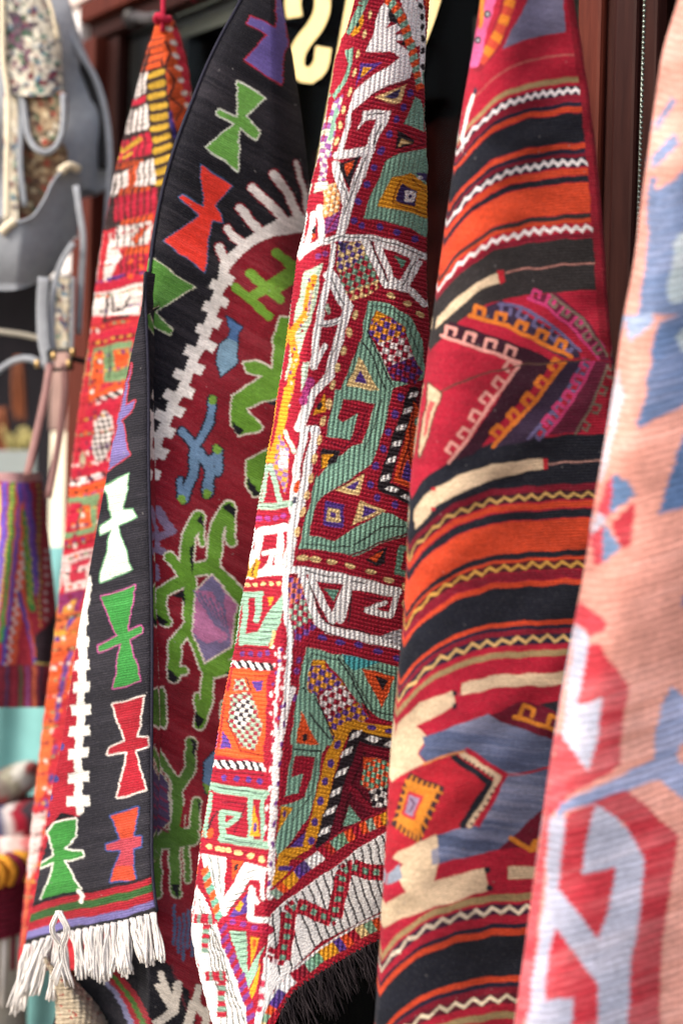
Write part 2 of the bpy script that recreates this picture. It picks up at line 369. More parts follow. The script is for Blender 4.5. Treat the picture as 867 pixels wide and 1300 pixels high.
    if nr: fid[:, -nr:] = 0
    idx = np.arange(R * C).reshape(R, C)
    Q = np.stack([idx[:-1, :-1], idx[1:, :-1], idx[1:, 1:], idx[:-1, 1:]], -1).reshape(-1, 4); fid = fid.ravel()
    cnt = np.bincount(fid, minlength=len(pat.names))
    for k in range(1, len(cnt)):
        if 0 < cnt[k] < minface: fid[fid == k] = 0
    Vf, Cf, Uf = P.reshape(-1, 3), np.clip(col.reshape(-1, 3), 0, 1), uv2.reshape(-1, 2)
    objs = {}
    for k in np.unique(fid):
        q = Q[fid == k]; used, inv = np.unique(q, return_inverse=True)
        name = base_name if k == 0 else pat.names[k]
        me = mesh_np(name, Vf[used], inv.reshape(-1, 4), Cf[used], Uf[used]); objs[int(k)] = link(name, me, root, mat)
    for k, o in objs.items():
        if re.search('row|dash|check|lattice|ladder|zigzag_line', o.name): o['kind'] = 'stuff'
        if k in pat.par and pat.par[k] in objs: o.parent = objs[pat.par[k]]; o.matrix_parent_inverse = Matrix.Identity(4)
    if close and nl and nr:   # the back half of the folded textile
        s = slice(0, None, max(1, R // 60)); A, B = P[s, 0], P[s, -1]; n = len(A); m = 8
        f = np.linspace(0, 1, m + 1)[None, :, None]; G = A[:, None] * (1 - f) + B[:, None] * f
        G = G + np.array([0, 0.02, 0]) * np.sin(f * math.pi)
        gi = np.arange(n * (m + 1)).reshape(n, m + 1)
        F = np.stack([gi[:-1, :-1], gi[:-1, 1:], gi[1:, 1:], gi[1:, :-1]], -1).reshape(-1, 4)
        c = np.broadcast_to(np.median(Cf, 0) * 0.8, (n * (m + 1), 3)); g = G.reshape(-1, 3)
        link('back_fold', mesh_np('back_fold', g, F, c, g[:, [0, 2]]), root, mat)
    return P, objs

# ------------------------------------------------------------------ the shop front (setting)
F_O = unproj(760, 650, 1.95); F_A = np.array([-0.669, 0.743, 0.0]); F_N = np.array([-0.743, -0.669, 0.0])
def fac(a, b, z): return np.array([F_O[0], F_O[1], 0]) + a * F_A + b * F_N + np.array([0, 0, z])
def onfac(px, py, b=0.0):
    o = fac(0, b, 0); r = unproj(px, py, 1.0) - CAM
    t = np.dot(o - CAM, F_N) / np.dot(r, F_N); return CAM + r * t
def fbox(a0, a1, b0, b1, z0, z1, name, mat, parent=None, bevel=0.002):
    return box_pts([[[fac(a, b, z) for z in (z0, z1)] for b in (b0, b1)] for a in (a0, a1)], name, mat, parent, bevel)
gm = mesh_np('pavement', np.array([(-40, -40, 0), (40, -40, 0), (40, 40, 0), (-40, 40, 0)]), np.array([[0, 1, 2, 3]]), smooth=False)
tag(link('pavement', gm, None, M_GROUND), kind='structure')
shop = empty('shop_window', fac(0.6, 0, 0), 'mahogany framed shop window with gold lettering on dark glass behind the rugs', 'shop front')
zt = 1.5 + 0.955
fbox(-0.075, 0.055, -0.05, 0.0, 0, zt - 0.004, 'door_post', M_WOODD, shop, 0.004)
fbox(0.006, 0.048, 0.0, 0.016, 0, zt - 0.004, 'post_moulding', M_WOOD, shop, 0.006)
fbox(-0.050, -0.012, 0.0, 0.012, 0, zt - 0.004, 'post_moulding', M_WOODD, shop, 0.005)
fbox(1.235, 1.275, -0.03, 0.0, 0, zt - 0.004, 'door_post', M_WOODD, shop, 0.004)
fbox(1.275, 1.350, -0.03, 0.03, 0, zt - 0.004, 'door_post', M_WOOD, shop, 0.005)
fbox(-1.2, 1.33, -0.05, 0.01, zt, zt + 0.035, 'lintel', M_WOODD, shop, 0.004)
fbox(-1.2, 1.34, -0.05, 0.03, zt + 0.035, zt + 0.075, 'lintel_moulding', M_WOOD, shop, 0.006)
fbox(-1.2, 1.45, -0.20, 0.034, zt + 0.077, 3.6, 'upper_wall', M_PLASTER, shop, 0.003)
pane = fbox(0.057, 1.233, -0.028, -0.018, 0.52, zt - 0.002, 'glass_pane', M_GLASS, shop, 0)
fbox(-1.2, -0.077, -0.028, -0.018, 0.52, zt - 0.002, 'glass_pane', M_GLASS, shop, 0)
fbox(0.057, 1.233, -0.05, -0.01, 0.0, 0.52, 'kick_panel', M_WOODD, shop, 0.004)
fbox(-1.2, -0.077, -0.05, -0.01, 0.0, 0.52, 'kick_panel', M_WOODD, shop, 0.004)
def letter(paths, w, name):
    """a gilt letter on the pane"""
    bm = bmesh.new()
    for path in paths:
        q = smooth_path(path, 30) if len(path) > 2 else np.array(path, float)
        T = np.gradient(q, axis=0); T /= np.linalg.norm(T, axis=1)[:, None]; Nn = np.stack([-T[:, 1], T[:, 0]], 1) * w / 2
        lo = [[bm.verts.new(onfac(*(q[i] + s * Nn[i]), b)) for s in (-1, 1)] for b in (-0.0175, -0.0145) for i in range(len(q))]
        n = len(q); f, g = lo[:n], lo[n:]
        for i in range(n - 1):
            bm.faces.new((g[i][0], g[i + 1][0], g[i + 1][1], g[i][1])); bm.faces.new((f[i][0], f[i][1], f[i + 1][1], f[i + 1][0]))
            for s in (0, 1): bm.faces.new((f[i][s], f[i + 1][s], g[i + 1][s], g[i][s]))
        for i in (0, n - 1): bm.faces.new((f[i][0], f[i][1], g[i][1], g[i][0]))
    bmesh.ops.recalc_face_normals(bm, faces=bm.faces)
    me = bpy.data.meshes.new(name); bm.to_mesh(me); bm.free(); o = link(name, me, shop, M_GOLD); o.parent = pane; o.matrix_parent_inverse = Matrix.Identity(4); return o
letter([[(374, 22), (372, 0), (380, -18), (394, -22), (407, -10), (409, 12), (400, 34), (386, 52), (377, 70), (378, 88), (391, 97), (404, 88), (411, 60)]], 20, 'gold_letter')
letter([[(452, -12), (403, 262)], [(553, -14), (548, 4), (415, 262)], [(640, -14), (600, 262)]], 20, 'gold_letter')
# dim inside of the shop
inn = empty('shop_interior', fac(0.6, -0.9, 0), 'dim unlit inside of the shop seen through the window', 'shop interior')
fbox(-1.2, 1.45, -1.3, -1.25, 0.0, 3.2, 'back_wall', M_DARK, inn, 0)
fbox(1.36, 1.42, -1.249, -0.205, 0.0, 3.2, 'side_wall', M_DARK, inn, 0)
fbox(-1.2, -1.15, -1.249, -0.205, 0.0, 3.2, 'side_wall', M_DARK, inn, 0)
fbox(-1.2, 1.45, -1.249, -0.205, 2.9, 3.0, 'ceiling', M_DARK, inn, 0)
# dim textiles on a rack inside
def hang_cloth(a0, a1, b, z0, z1, mat, root, name, folds=9):
    n, m = 60, 12; A = np.linspace(a0, a1, n); Z = np.linspace(z1, z0, m); AA, ZZ = np.meshgrid(A, Z)
    off = 0.02 * np.sin((AA - a0) / (a1 - a0) * folds * 6.283 + ZZ * 0.7) * (0.5 + 0.5 * (z1 - ZZ) / (z1 - z0))
    V = np.array([F_O[0], F_O[1], 0]) + AA[..., None] * F_A + (b + off)[..., None] * F_N + ZZ[..., None] * np.array([0, 0, 1])
    gi = np.arange(n * m).reshape(m, n); F = np.stack([gi[:-1, :-1], gi[1:, :-1], gi[1:, 1:], gi[:-1, 1:]], -1).reshape(-1, 4)
    return link(name, mesh_np(name, V.reshape(-1, 3), F), root, mat)
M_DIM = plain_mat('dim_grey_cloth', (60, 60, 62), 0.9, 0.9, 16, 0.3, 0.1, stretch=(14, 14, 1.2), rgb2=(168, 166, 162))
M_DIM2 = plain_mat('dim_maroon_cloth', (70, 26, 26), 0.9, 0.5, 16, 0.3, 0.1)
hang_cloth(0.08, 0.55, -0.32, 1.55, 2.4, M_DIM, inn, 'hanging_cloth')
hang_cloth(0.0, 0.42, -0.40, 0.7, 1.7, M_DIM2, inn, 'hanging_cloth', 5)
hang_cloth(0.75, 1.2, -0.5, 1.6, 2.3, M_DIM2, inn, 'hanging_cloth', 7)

M_PANE_REFL = plain_mat('pale_pane_reflection', (206, 204, 200), 0.8, 0.12, 8, 0.1, 0.2)
nt = [onfac(x, y, -0.06) for x, y in ((222, 52), (312, 20), (312, -60), (222, -60))]
prism('reflection_board', nt, [p_ - F_N * 0.004 for p_ in nt], M_PANE_REFL, inn)  # pale board added behind the pane to stand for a reflection in the glass
# ------------------------------------------------------------------ rug with black border and crosses
BLK, RED, WHT, GRN = (22, 22, 31), (128, 20, 38), (228, 225, 224), (100, 152, 48)
BLU, NVY, OFFW = (98, 132, 168), (30, 32, 52), (222, 216, 205)
rug2 = empty('black_border_kilim', unproj(200, 1160, 2.0), 'black bordered kilim with coloured crosses, maroon field of green hooked figures and white fringe', 'rug')
p2 = Pattern(40, -70, 420, 1360, BLK)
A, B, C, D = [Pen(p2, 180, y, 3.6125) for y in (0, 340, 640, 940)]
# maroon field
pf = p2.part('maroon_field')
fld = A.g([(395, 1310), (400, 1240), (450, 1180), (520, 1120), (600, 1085), (700, 1070), (900, 1060)]) + [(430, 1360), (262, 1360), (240, 1260), (205, 1215), (186, 1180)] + B.g([(-20, 960), (35, 890), (90, 780), (140, 680), (190, 590), (235, 480), (285, 380), (320, 270), (350, 180), (385, 60)])
Pen(p2).poly(fld, RED, pf)
A.poly([(625, -240), (615, 130), (590, 120), (500, 75), (485, 105), (580, 165), (470, 275), (640, 390), (655, 235), (672, 190), (660, 150), (645, -240)], (102, 88, 160), 'cross_motif', (170, 32, 52), 6)
A.poly([(440, 375), (570, 450), (475, 530), (545, 610), (525, 638), (450, 585), (440, 785), (295, 675), (425, 570), (345, 520), (355, 500), (440, 540)], (104, 165, 72), 'cross_motif', (220, 225, 215), 6)
A.poly([(270, 755), (410, 850), (335, 950), (362, 985), (365, 1020), (320, 1010), (290, 1250), (105, 1105), (270, 985), (170, 905), (185, 895), (285, 950)], (226, 50, 34), 'cross_motif', (60, 96, 140), 5)
B.poly([(62, -38), (240, 90), (180, 125), (65, 200), (140, 285), (135, 310), (40, 255), (10, 240), (10, -60)], (76, 128, 52), 'cross_motif', (205, 205, 185), 5)
# white comb border
comb = [([(705, 750), (740, 860), (762, 990)], 22), ([(602, 794), (660, 870), (722, 992)], 36), ([(506, 864), (570, 922), (652, 1005)], 39), ([(450, 954), (490, 1002), (545, 1058)], 38), ([(394, 1048), (420, 1090), (470, 1120)], 34), ([(357, 1130), (375, 1180), (400, 1205)], 36)]
pc = A.lines(comb, WHT, 'white_comb_border', (140, 24, 44), 6)
A.poly([(785, 985), (700, 990), (620, 1010), (530, 1055), (470, 1100), (420, 1145), (372, 1190), (348, 1280), (345, 1320), (392, 1320), (400, 1240), (450, 1180), (520, 1120), (600, 1085), (700, 1070), (785, 1065)], WHT, pc)
cl = [(375, 40), (345, 145), (317, 240), (280, 345), (230, 450), (183, 557), (138, 645), (95, 738), (62, 835), (28, 930)]
B.line([(385, -20)] + cl, 44, WHT, pc)
for i, (x, y) in enumerate(cl):
    for f, sd_ in ((0.0, 1), (0.5, -1)):
        if f and i == len(cl) - 1: continue
        x1, y1 = (x, y) if not f else ((x + cl[i + 1][0]) / 2, (y + cl[i + 1][1]) / 2)
        w = 52 if i < 3 else 62
        d = np.array([-0.42, 0.9]); n = np.array([0.88, 0.42]) * sd_; c = np.array([x1, y1])
        B.poly([c + d * 24, c + d * 24 + n * w, c - d * 24 + n * w, c - d * 24], WHT, pc)
# field figures
cg = [([(430, 85), (585, 220)], 40), ([(495, 25), (638, 150)], 40), ([(620, -70), (740, 35)], 42), ([(505, 135), (740, -20)], 46), ([(600, 120), (760, 10)], 30)]
B.lines(cg, (112, 160, 52), 'green_comb_motif')
pb = B.poly([(355, 350), (400, 320), (440, 340), (440, 430), (365, 500), (345, 440)], (118, 156, 184), 'blue_bud_motif', NVY, 7)
B.poly([(390, 222), (420, 240), (462, 275), (440, 300), (445, 345), (395, 325), (410, 280)], (66, 104, 156), pb, NVY, 6)
B.poly([(355, 350), (400, 320), (440, 340), (440, 430), (365, 495), (347, 440)], (118, 156, 184), pb)
ph = B.poly([(760, 225), (635, 230), (605, 330), (600, 465), (520, 425), (465, 435), (485, 475), (560, 500), (480, 540), (415, 590), (410, 720), (450, 770), (540, 750), (555, 730), (475, 650), (560, 610), (640, 595), (760, 590)], GRN, 'green_hook_motif', OFFW, 7)
B.poly([(414, 700), (470, 752), (450, 770), (418, 742)], BLK, ph); B.poly([(570, 612), (640, 602), (700, 600), (700, 660), (640, 645)], BLK)
ph = B.poly([(700, 780), (600, 825), (480, 880), (480, 1000), (520, 1050), (600, 1040), (700, 1000)], GRN, 'green_hook_motif', OFFW, 7)
B.poly([(484, 955), (550, 1045), (520, 1048), (486, 1005)], BLK, ph)
pb = B.lines([([(322, 605), (315, 700), (270, 790), (240, 830)], 34), ([(185, 752), (235, 805), (245, 830)], 34), ([(240, 830), (236, 950), (195, 1060)], 40), ([(178, 970), (180, 1050)], 26), ([(265, 850), (315, 930), (300, 1030)], 44), ([(350, 835), (352, 935)], 36), ([(300, 900), (350, 870)], 40)], BLU, 'blue_branch_motif', (28, 30, 48), 9)
for x, y in ((325, 605), (185, 1062), (298, 1035), (348, 832)): B.dots([(x, y)], 18, 22, (112, 156, 60), 0, pb)
B.lines([([(75, 1112), (140, 1205)], 42), ([(62, 1240), (145, 1205)], 34), ([(62, 1190), (66, 1290), (100, 1300)], 34), ([(60, 1370), (70, 1420)], 30)], (126, 112, 146), 'lilac_hook_motif')
pt = C.lines([([(265, 62), (218, 140), (205, 290)], 58), ([(270, 90), (278, 180)], 22), ([(400, 20), (348, 105), (325, 285)], 62), ([(405, 40), (412, 170)], 40), ([(130, 245), (190, 325)], 46), ([(205, 300), (325, 290)], 60),
    ([(325, 300), (455, 430), (450, 640), (300, 745)], 62), ([(220, 320), (225, 560), (300, 745)], 56), ([(200, 345), (95, 405), (85, 470), (110, 535)], 50), ([(215, 565), (152, 640), (150, 790)], 54), ([(150, 770), (195, 765)], 34),
    ([(302, 730), (298, 900), (268, 1005)], 52), ([(256, 880), (262, 985)], 22), ([(330, 765), (470, 725)], 56)], GRN, 'green_figure_motif', OFFW, 8)
for q in ([(255, 75), (282, 40), (285, 110)], [(372, 15), (405, -5), (430, 20), (425, 60)], [(70, 505), (125, 540), (95, 560), (75, 545)], [(122, 755), (175, 800), (150, 825), (125, 800)], [(245, 950), (290, 990), (262, 1030), (246, 1000)], [(222, 200), (240, 180), (236, 320), (226, 290)], [(140, 420), (195, 390), (200, 470), (185, 430)], [(380, 770), (470, 745), (470, 790), (420, 800)]): C.poly(q, BLK, pt)
hexa = [(325, 325), (435, 460), (405, 655), (295, 725), (237, 580), (250, 400)]
ph = C.poly(hexa, (192, 122, 172), 'lilac_hexagon', OFFW, 8); p2.par[ph] = pt
for q in range(6): C.line([(250 + q * 26 - 10, 400 + q * 10), (330 + q * 14, 545 + q * 12)], 9 + 3 * (q % 2), (124, 116, 160), ph)
C.poly([(240, 585), (300, 640), (405, 610), (404, 655), (295, 724)], (124, 116, 160), ph); C.poly([(255, 398), (325, 327), (390, 410), (370, 480), (330, 400)], (128, 122, 168), ph)
for q in range(4): C.line([(265 + q * 30, 610 + q * 8), (285 + q * 34, 560 + q * 20)], 10, (192, 122, 172), ph)
C.poly([(50, 850), (95, 838), (112, 900), (112, 1030), (50, 1000)], (80, 122, 46), 'green_hook_motif', OFFW, 7)
C.poly([(366, 905), (390, 895), (420, 960), (372, 1012), (362, 960)], (80, 122, 46), 'green_hook_motif', OFFW, 7)
pt = D.lines([([(20, 0), (75, 60), (150, 180)], 30), ([(225, 10), (226, 130), (180, 200)], 44), ([(160, 190), (168, 330), (150, 430)], 46), ([(250, 280), (246, 400), (200, 450)], 38), ([(190, 350), (182, 410)], 22), ([(90, 455), (225, 445)], 80), ([(70, 480), (66, 700)], 44), ([(150, 480), (158, 700)], 44), ([(205, 500), (212, 640)], 24)], (76, 116, 46), 'green_figure_motif', (190, 188, 172), 7)
D.poly([(222, -10), (250, 10), (250, 80), (236, 60)], BLK, pt); D.poly([(250, 265), (272, 290), (268, 340)], BLK, pt); D.poly([(140, 660), (180, 660), (160, 735)], BLK, pt); D.poly([(190, 300), (205, 290), (200, 400), (180, 400)], RED, pt)
ph = D.poly([(20, 80), (60, 100), (122, 200), (134, 370), (60, 440), (20, 430)], (78, 66, 100), 'lilac_hexagon', (190, 188, 172), 7); p2.par[ph] = pt
for q in range(5): D.line([(20, 140 + q * 55), (120, 240 + q * 45)], 9, (130, 50, 80), ph)
pb = D.poly([(338, 45), (285, 100), (290, 235), (320, 262), (400, 200), (400, 40)], (96, 130, 170), 'blue_bud_motif', NVY, 7); D.poly([(284, 195), (330, 225), (322, 262), (292, 240)], (112, 150, 60), pb)
D.lines([([(150 + 22 * q, 760 + (q * 53) % 70), (150 + 20 * q, 930 + (q * 37) % 90)], 15) for q in range(5)], (76, 94, 132), 'blue_comb_motif')
# lower end of the rug: black edge, diagonal stripes, white comb
D.poly([(-400, 1010), (40, 1020), (130, 1030), (200, 1180), (235, 1300), (260, 1500), (-500, 1500)], BLK, 'black_end_border')
D.line([(138, 1030), (225, 1300)], 8, (96, 40, 52))
D.lines([([(90, 1070), (135, 1200)], 30), ([(80, 1130), (140, 1225)], 30), ([(165, 1120), (150, 1240), (60, 1300), (0, 1320)], 40)], (214, 206, 198), 'white_comb_motif')
D.lines([([(262, 1130), (250, 1200), (275, 1250)], 34), ([(235, 1210), (215, 1290), (240, 1380)], 40), ([(290, 1240), (300, 1330)], 36)], (214, 206, 198), 'white_comb_motif')
for k, (c, o) in enumerate((((110, 112, 148), 0), ((140, 30, 44), 26), ((66, 104, 48), 52), ((140, 30, 44), 78))):
    D.line([(-230 + o, 1030), (-120 + o, 1150), (-40 + o, 1300), (0 + o, 1400)], 26, c, 'end_stripe')

abrash(p2, -0.55, 0.03, (150, 140, 150), 5, 2.8, 0.16); lint(p2, 110, 3)
L2 = lambda y: sitp(y, [(-70, 330), (0, 306), (44, 282), (83, 263), (130, 244), (177, 226), (230, 210), (282, 199), (332, 192), (400, 187), (700, 186), (1080, 186), (1150, 178), (1200, 140), (1250, 92), (1300, 70), (1360, 60)])
E2 = lambda y: sitp(y, [(-70, 348), (0, 357), (69, 371), (111, 377), (180, 386), (249, 392), (300, 396), (600, 366), (900, 335), (1200, 305), (1360, 300)])
def dep2(px, py, u):
    d = 1.985 + 0.0014 * np.sin(py / 11.0 - px / 15.0) * (0.5 + 0.5 * np.sin(py / 49.0 + px / 31.0)) + 0.00040 * (px - 190) + 0.006 * np.sin(py / 95.0 + px / 70.0) + 0.004 * np.sin(py / 41.0 - px / 33.0)
    w = np.clip((py - 330) / 120, 0, 1); d = d + 0.05 * (1 - w) * np.clip((u - 0.72) / 0.28, 0, 1) ** 2
    d = d + 0.018 * np.exp(-np.clip(px - L2(py), 0, None) / 14.0) * (1 - w)     # rounded towards the selvedge
    return d + np.clip(188 - px, 0, None) * 0.0017 * np.clip((py - 1090) / 60, 0, 1) + 0.03 * np.clip((190 - px) / 15, 0, 1) * np.clip((py - 1090) / 60, 0, 1)
one = lambda v: (lambda u: np.full(np.shape(u), float(v)))
P2, o2 = textile(rug2, p2, L2, E2, one(-64), one(1350), dep2, M_KILIM, 1.35, uvf=lambda x, y, u: (x + 0.3 * y, y - 0.55 * x), wrapL=0.03, wrapR=0.06, close=False, serr=(4.8, 2.0), heather=0.075)
selv = [P2[i, 13] for i in range(0, P2.shape[0], 14) if P2[i, 13, 2] > 1.5 - 0.6 + 0.0]
# the front flap of the same rug
BLK_LIT = (50, 49, 60)  # the rug's black wool, made paler for the flap's lit side
p2f = Pattern(10, 250, 230, 1230, BLK_LIT)
Q, R_ = Pen(p2f, 0, 390, 3.3346), Pen(p2f, 0, 780, 2.5)
pr = R_.poly([(275, 60), (265, 150), (262, 400), (258, 640), (200, 660), (160, 690), (100, 900), (40, 1000), (40, 300), (150, 60)], (204, 36, 60), 'red_field')
for x, y in ((195, 420), (178, 520), (160, 580), (150, 630)): R_.dots([(x, y)], 9, 12, (84, 84, 170), 0, pr)
Q.poly([(556, 238), (532, 420), (572, 396), (562, 440), (515, 480), (548, 622), (460, 692), (500, 480), (525, 380)], (146, 132, 206), 'cross_motif', (216, 70, 90), 6)
Q.poly([(547, 705), (520, 858), (562, 858), (572, 886), (500, 925), (557, 1110), (425, 1165), (475, 938), (425, 962), (422, 932), (480, 890), (445, 757)], (240, 242, 240), 'cross_motif', (140, 214, 160), 6)
R_.poly([(320, -55), (430, -90), (405, 55), (450, 33), (452, 55), (410, 80), (448, 212), (360, 235), (385, 95), (312, 118), (312, 100), (372, 70)], (66, 168, 76), 'cross_motif', (214, 90, 170), 4)
R_.poly([(358, 285), (457, 260), (435, 390), (470, 388), (474, 415), (430, 432), (462, 555), (374, 582), (405, 437), (345, 442), (350, 420), (400, 405)], (204, 32, 56), 'cross_motif', (232, 224, 220), 5)
pk = R_.poly([(352, 640), (440, 612), (425, 710), (450, 705), (446, 735), (420, 745), (430, 840), (350, 850), (385, 747), (342, 745), (340, 728), (385, 715)], (232, 82, 46), 'cross_motif', (64, 96, 170), 5)
R_.poly([(388, 712), (448, 706), (445, 735), (420, 745), (425, 795), (368, 800), (385, 747), (345, 744), (345, 730)], (216, 76, 96), pk)
R_.poly([(150, 690), (170, 656), (248, 644), (243, 640), (190, 630), (140, 690)], BLK)
R_.poly([(155, 690), (175, 662), (245, 650), (240, 700), (205, 745), (262, 753), (266, 768), (205, 780), (262, 880), (135, 905), (175, 785), (130, 805), (133, 792), (175, 765)], (70, 165, 72), 'cross_motif', (232, 232, 226), 5)
# white notched line
pz = p2f.part('white_comb_border')
zz = [(112, 738), (106, 780), (105, 845), (103, 900), (100, 960), (100, 1017), (102, 1030)]
Pen(p2f).line(zz, 10, (238, 236, 232), pz)
for y in (738, 762, 788, 816, 845, 873, 901, 928, 957, 987, 1017):
    x = itp(y, [(b, a) for a, b in zz]); h = itp(y, [(738, 5), (845, 9), (901, 12.5), (1017, 14)])
    Pen(p2f).poly([(x - h, y - 6), (x + h, y - 8), (x + h, y + 5), (x - h, y + 7)], (238, 236, 232), pz)
bs = [(60, 955), (88, 932), (200, 896), (300, 880), (400, 860), (470, 838), (520, 816)]
for k, (a, b, c) in enumerate(((-12, 0, BLK), (0, 22, (196, 34, 56)), (22, 47, (62, 112, 58)), (47, 75, (196, 34, 56)), (75, 98, (140, 132, 204)), (98, 190, (46, 44, 50)))):
    e = lambda o: [(x, y + o * (1.0 + 0.02 * (500 - x) / 400)) for x, y in bs]
    R_.poly(e(a) + e(b)[::-1], c, 'end_stripe' if k else None)
R_.line([(250, 878), (262, 890), (258, 912)], 14, (236, 232, 226))
abrash(p2f, 0.2, 0.03, (150, 140, 150), 6, 2.6, 0.16); lint(p2f, 60, 4)
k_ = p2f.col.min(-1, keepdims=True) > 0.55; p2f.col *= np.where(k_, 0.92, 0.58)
LF = lambda y: sitp(y, [(300, 190), (340, 185), (372, 182), (400, 178.5), (425, 173), (462, 165), (516, 153), (597, 138), (660, 126), (738, 112), (810, 99), (860, 92), (940, 80), (1020, 64), (1100, 52), (1200, 33), (1230, 28)])
EF = lambda y: sitp(y, [(300, 190.6), (340, 185.8), (372, 184.5), (400, 185.5), (460, 188), (600, 189), (780, 193), (1000, 193), (1140, 197), (1165, 201), (1230, 204)])
botF = lambda u: sitp(u, [(0, 1201), (0.2, 1188), (0.35, 1182), (0.6, 1174), (0.8, 1167), (1.0, 1158)])
def depF(px, py, u):
    x = EF(py) - px
    return 1.955 + 0.00105 * x + 0.008 * np.sin(py / 80.0 + x / 30.0) * np.clip(x / 60, 0, 1) + 0.012 * np.exp(-x / 5.0)
PF, oF = textile(rug2, p2f, LF, EF, one(345), botF, depF, M_KILIM, 1.3, uvf=lambda x, y, u: (x, y + 0.2 * x), wrapL=0.04, wrapR=0.03, close=False, base_name='front_flap', wstep=0.0007)
# rolled navy selvedge, running down the rug's edge and on down the flap's edge
nlF = 13
pth = [P2[i, 13] + np.array([0, -0.002, 0]) for i in range(0, int(P2.shape[0] * 0.30), 12)]
tubes('selvedge', [pth], 0.0022, M_NAVY, rug2, 6)
pth = [PF[i, -14] + np.array([0.0005, -0.001, 0]) for i in range(0, PF.shape[0], 8)]
tubes('selvedge', [pth], 0.0022, M_NAVY, rug2, 6)
# white tassels
def tassel(base, tip, nstr, spread, mat, root, name, r=0.0011, rs=None, seg=9, loop=0.25):
    rs = rs or random; paths = []
    for q in range(nstr):
        o = np.array([rs.uniform(-1, 1), rs.uniform(-1, 1), 0]) * spread; o2 = np.array([rs.uniform(-1, 1), rs.uniform(-1, 1), rs.uniform(-0.9, 0.7)]) * spread * 1.05
        w1 = np.array([rs.uniform(-1, 1), rs.uniform(-1, 1), 0]) * spread * 1.1; ph, fr = rs.uniform(0, 6.28), rs.uniform(3, 6)
        P = []
        for t in np.linspace(0, 1, seg):
            p = base * (1 - t) + tip * t; k = min(1.0, t / loop)
            P.append(p + o * 0.55 * (1 - t) + o2 * t * k + w1 * math.sin(t * fr + ph) * k * 0.5)
        paths.append(P)
    return tubes(name, paths, r, mat, root, 5, (1.0, 0.85))
bot = PF[-1, 13:-13]; nb = len(bot)
rs = random.Random(5)
for i in range(19):
    f = (i + 0.5) / 19; b = bot[int(f * (nb - 1))] + np.array([0, -0.004, 0.002])
    ln = np.interp(f, [0, 0.15, 0.3, 0.36, 0.5, 0.75, 1], [0.098, 0.094, 0.070, 0.05, 0.070, 0.064, 0.060]) * rs.uniform(0.74, 1.12)
    dx = np.interp(f, [0, 0.25, 0.32, 0.45, 1], [-0.022, -0.012, 0.016, 0.008, 0.010]) + rs.uniform(-0.008, 0.008)
    tassel(b, b + np.array([dx, -0.012 + rs.uniform(-0.006, 0.004), -ln]), 26, rs.uniform(0.0056, 0.0080), M_YARN, rug2, 'tassel', 0.0016, rs, 12)
k0 = unproj(75, 1157, 1.965); k1 = unproj(79, 1206, 1.975)
paths = []
for q in range(14):
    o = np.array([rs.uniform(-1, 1), rs.uniform(-0.5, 0.5), 0]); s = -1 if q % 2 else 1
    paths.append(smooth_path([k0 + o * 0.004 + np.array([0, 0.012, -0.004]), k0 + o * 0.004, (k0 + k1) / 2 + np.array([s * 0.011, -0.008, 0.008]) + o * 0.004, k1 + o * 0.005, k1 + np.array([s * 0.012 + o[0] * 0.006, 0.004, -0.035 - 0.02 * rs.random()])], 12))
tubes('knotted_tassel', paths, 0.0012, M_YARN, rug2, 5)
for q in range(3): pass
# ------------------------------------------------------------------ densely stitched crimson rug
R, W, G, Y, PU, K, O, CR, DR = (166, 24, 50), (247, 246, 248), (132, 178, 158), (232, 160, 30), (92, 60, 150), (44, 36, 44), (234, 88, 36), (236, 206, 146), (112, 16, 42)
rug3 = empty('stitched_rug', unproj(380, 1300, 1.85), 'crimson rug stitched all over with white, sage and yellow figures, dark fringe below', 'rug')
p3 = Pattern(225, -70, 560, 1370, R); p3.mode[:] = 1
MD = {W: 2, G: 2, R: 1, Y: 1, O: 1, CR: 1, PU: 1, K: 1, DR: 1}
def pen3(x, y, k): return Pen(p3, x, y, k, MD)
a, b, c, d, e, f, g = pen3(390, 0, 5.419), pen3(380, 190, 5.1), pen3(350, 300, 4.335), pen3(330, 500, 4.1286), pen3(290, 680, 3.6125), pen3(250, 880, 3.3346), pen3(240, 1050, 3.3346)
HK = (70, 84, 78)       # dark yarn between sage rows
# --- upper part
a.poly([(350, 20), (420, 0), (380, 100), (290, 240), (272, 222)], G, 'sage_motif')
a.poly([(330, -300), (430, -300), (420, 0), (340, 20)], G, 'sage_motif')
q = a.poly([(380, 100), (385, 160), (350, 230), (310, 252), (298, 240)], Y, 'yellow_motif'); a.dots([(345, 175)], 12, 20, K, 0.3, q)
a.poly([(265, 350), (325, 330), (310, 430), (262, 590), (190, 690), (182, 655), (238, 580), (280, 450)], G, 'sage_motif')
a.check([(185, 700), (250, 655), (232, 760), (205, 830), (170, 1084), (95, 1084), (130, 900)], (196, 214, 190), (150, 90, 160), 46, 0.3, 'lilac_check')
a.line([(205, 760), (160, 960)], 26, G)
a.dots([(430, 110), (385, 240), (350, 380), (320, 510), (290, 640), (252, 760), (226, 870), (205, 980)], 11, 30, CR, 0.28, 'cream_dash_row')
wf = [(505, 50), (530, 20), (562, 60), (560, 160), (530, 200), (610, 170), (640, 200), (590, 250), (650, 240), (662, 280), (600, 290), (690, 350), (722, 390), (722, 470), (692, 540), (600, 570), (520, 610), (440, 650), (360, 720), (312, 760), (300, 830), (272, 930), (247, 1035), (200, 1084), (268, 830), (290, 740), (320, 630), (400, 560), (470, 510), (560, 460), (630, 400), (560, 360), (400, 357), (440, 260), (470, 150)]
a.poly([(555, 40), (620, 130), (700, 330), (640, 310), (660, 270), (640, 190), (560, 150)], K)
a.poly(wf, W, 'white_stepped_motif')
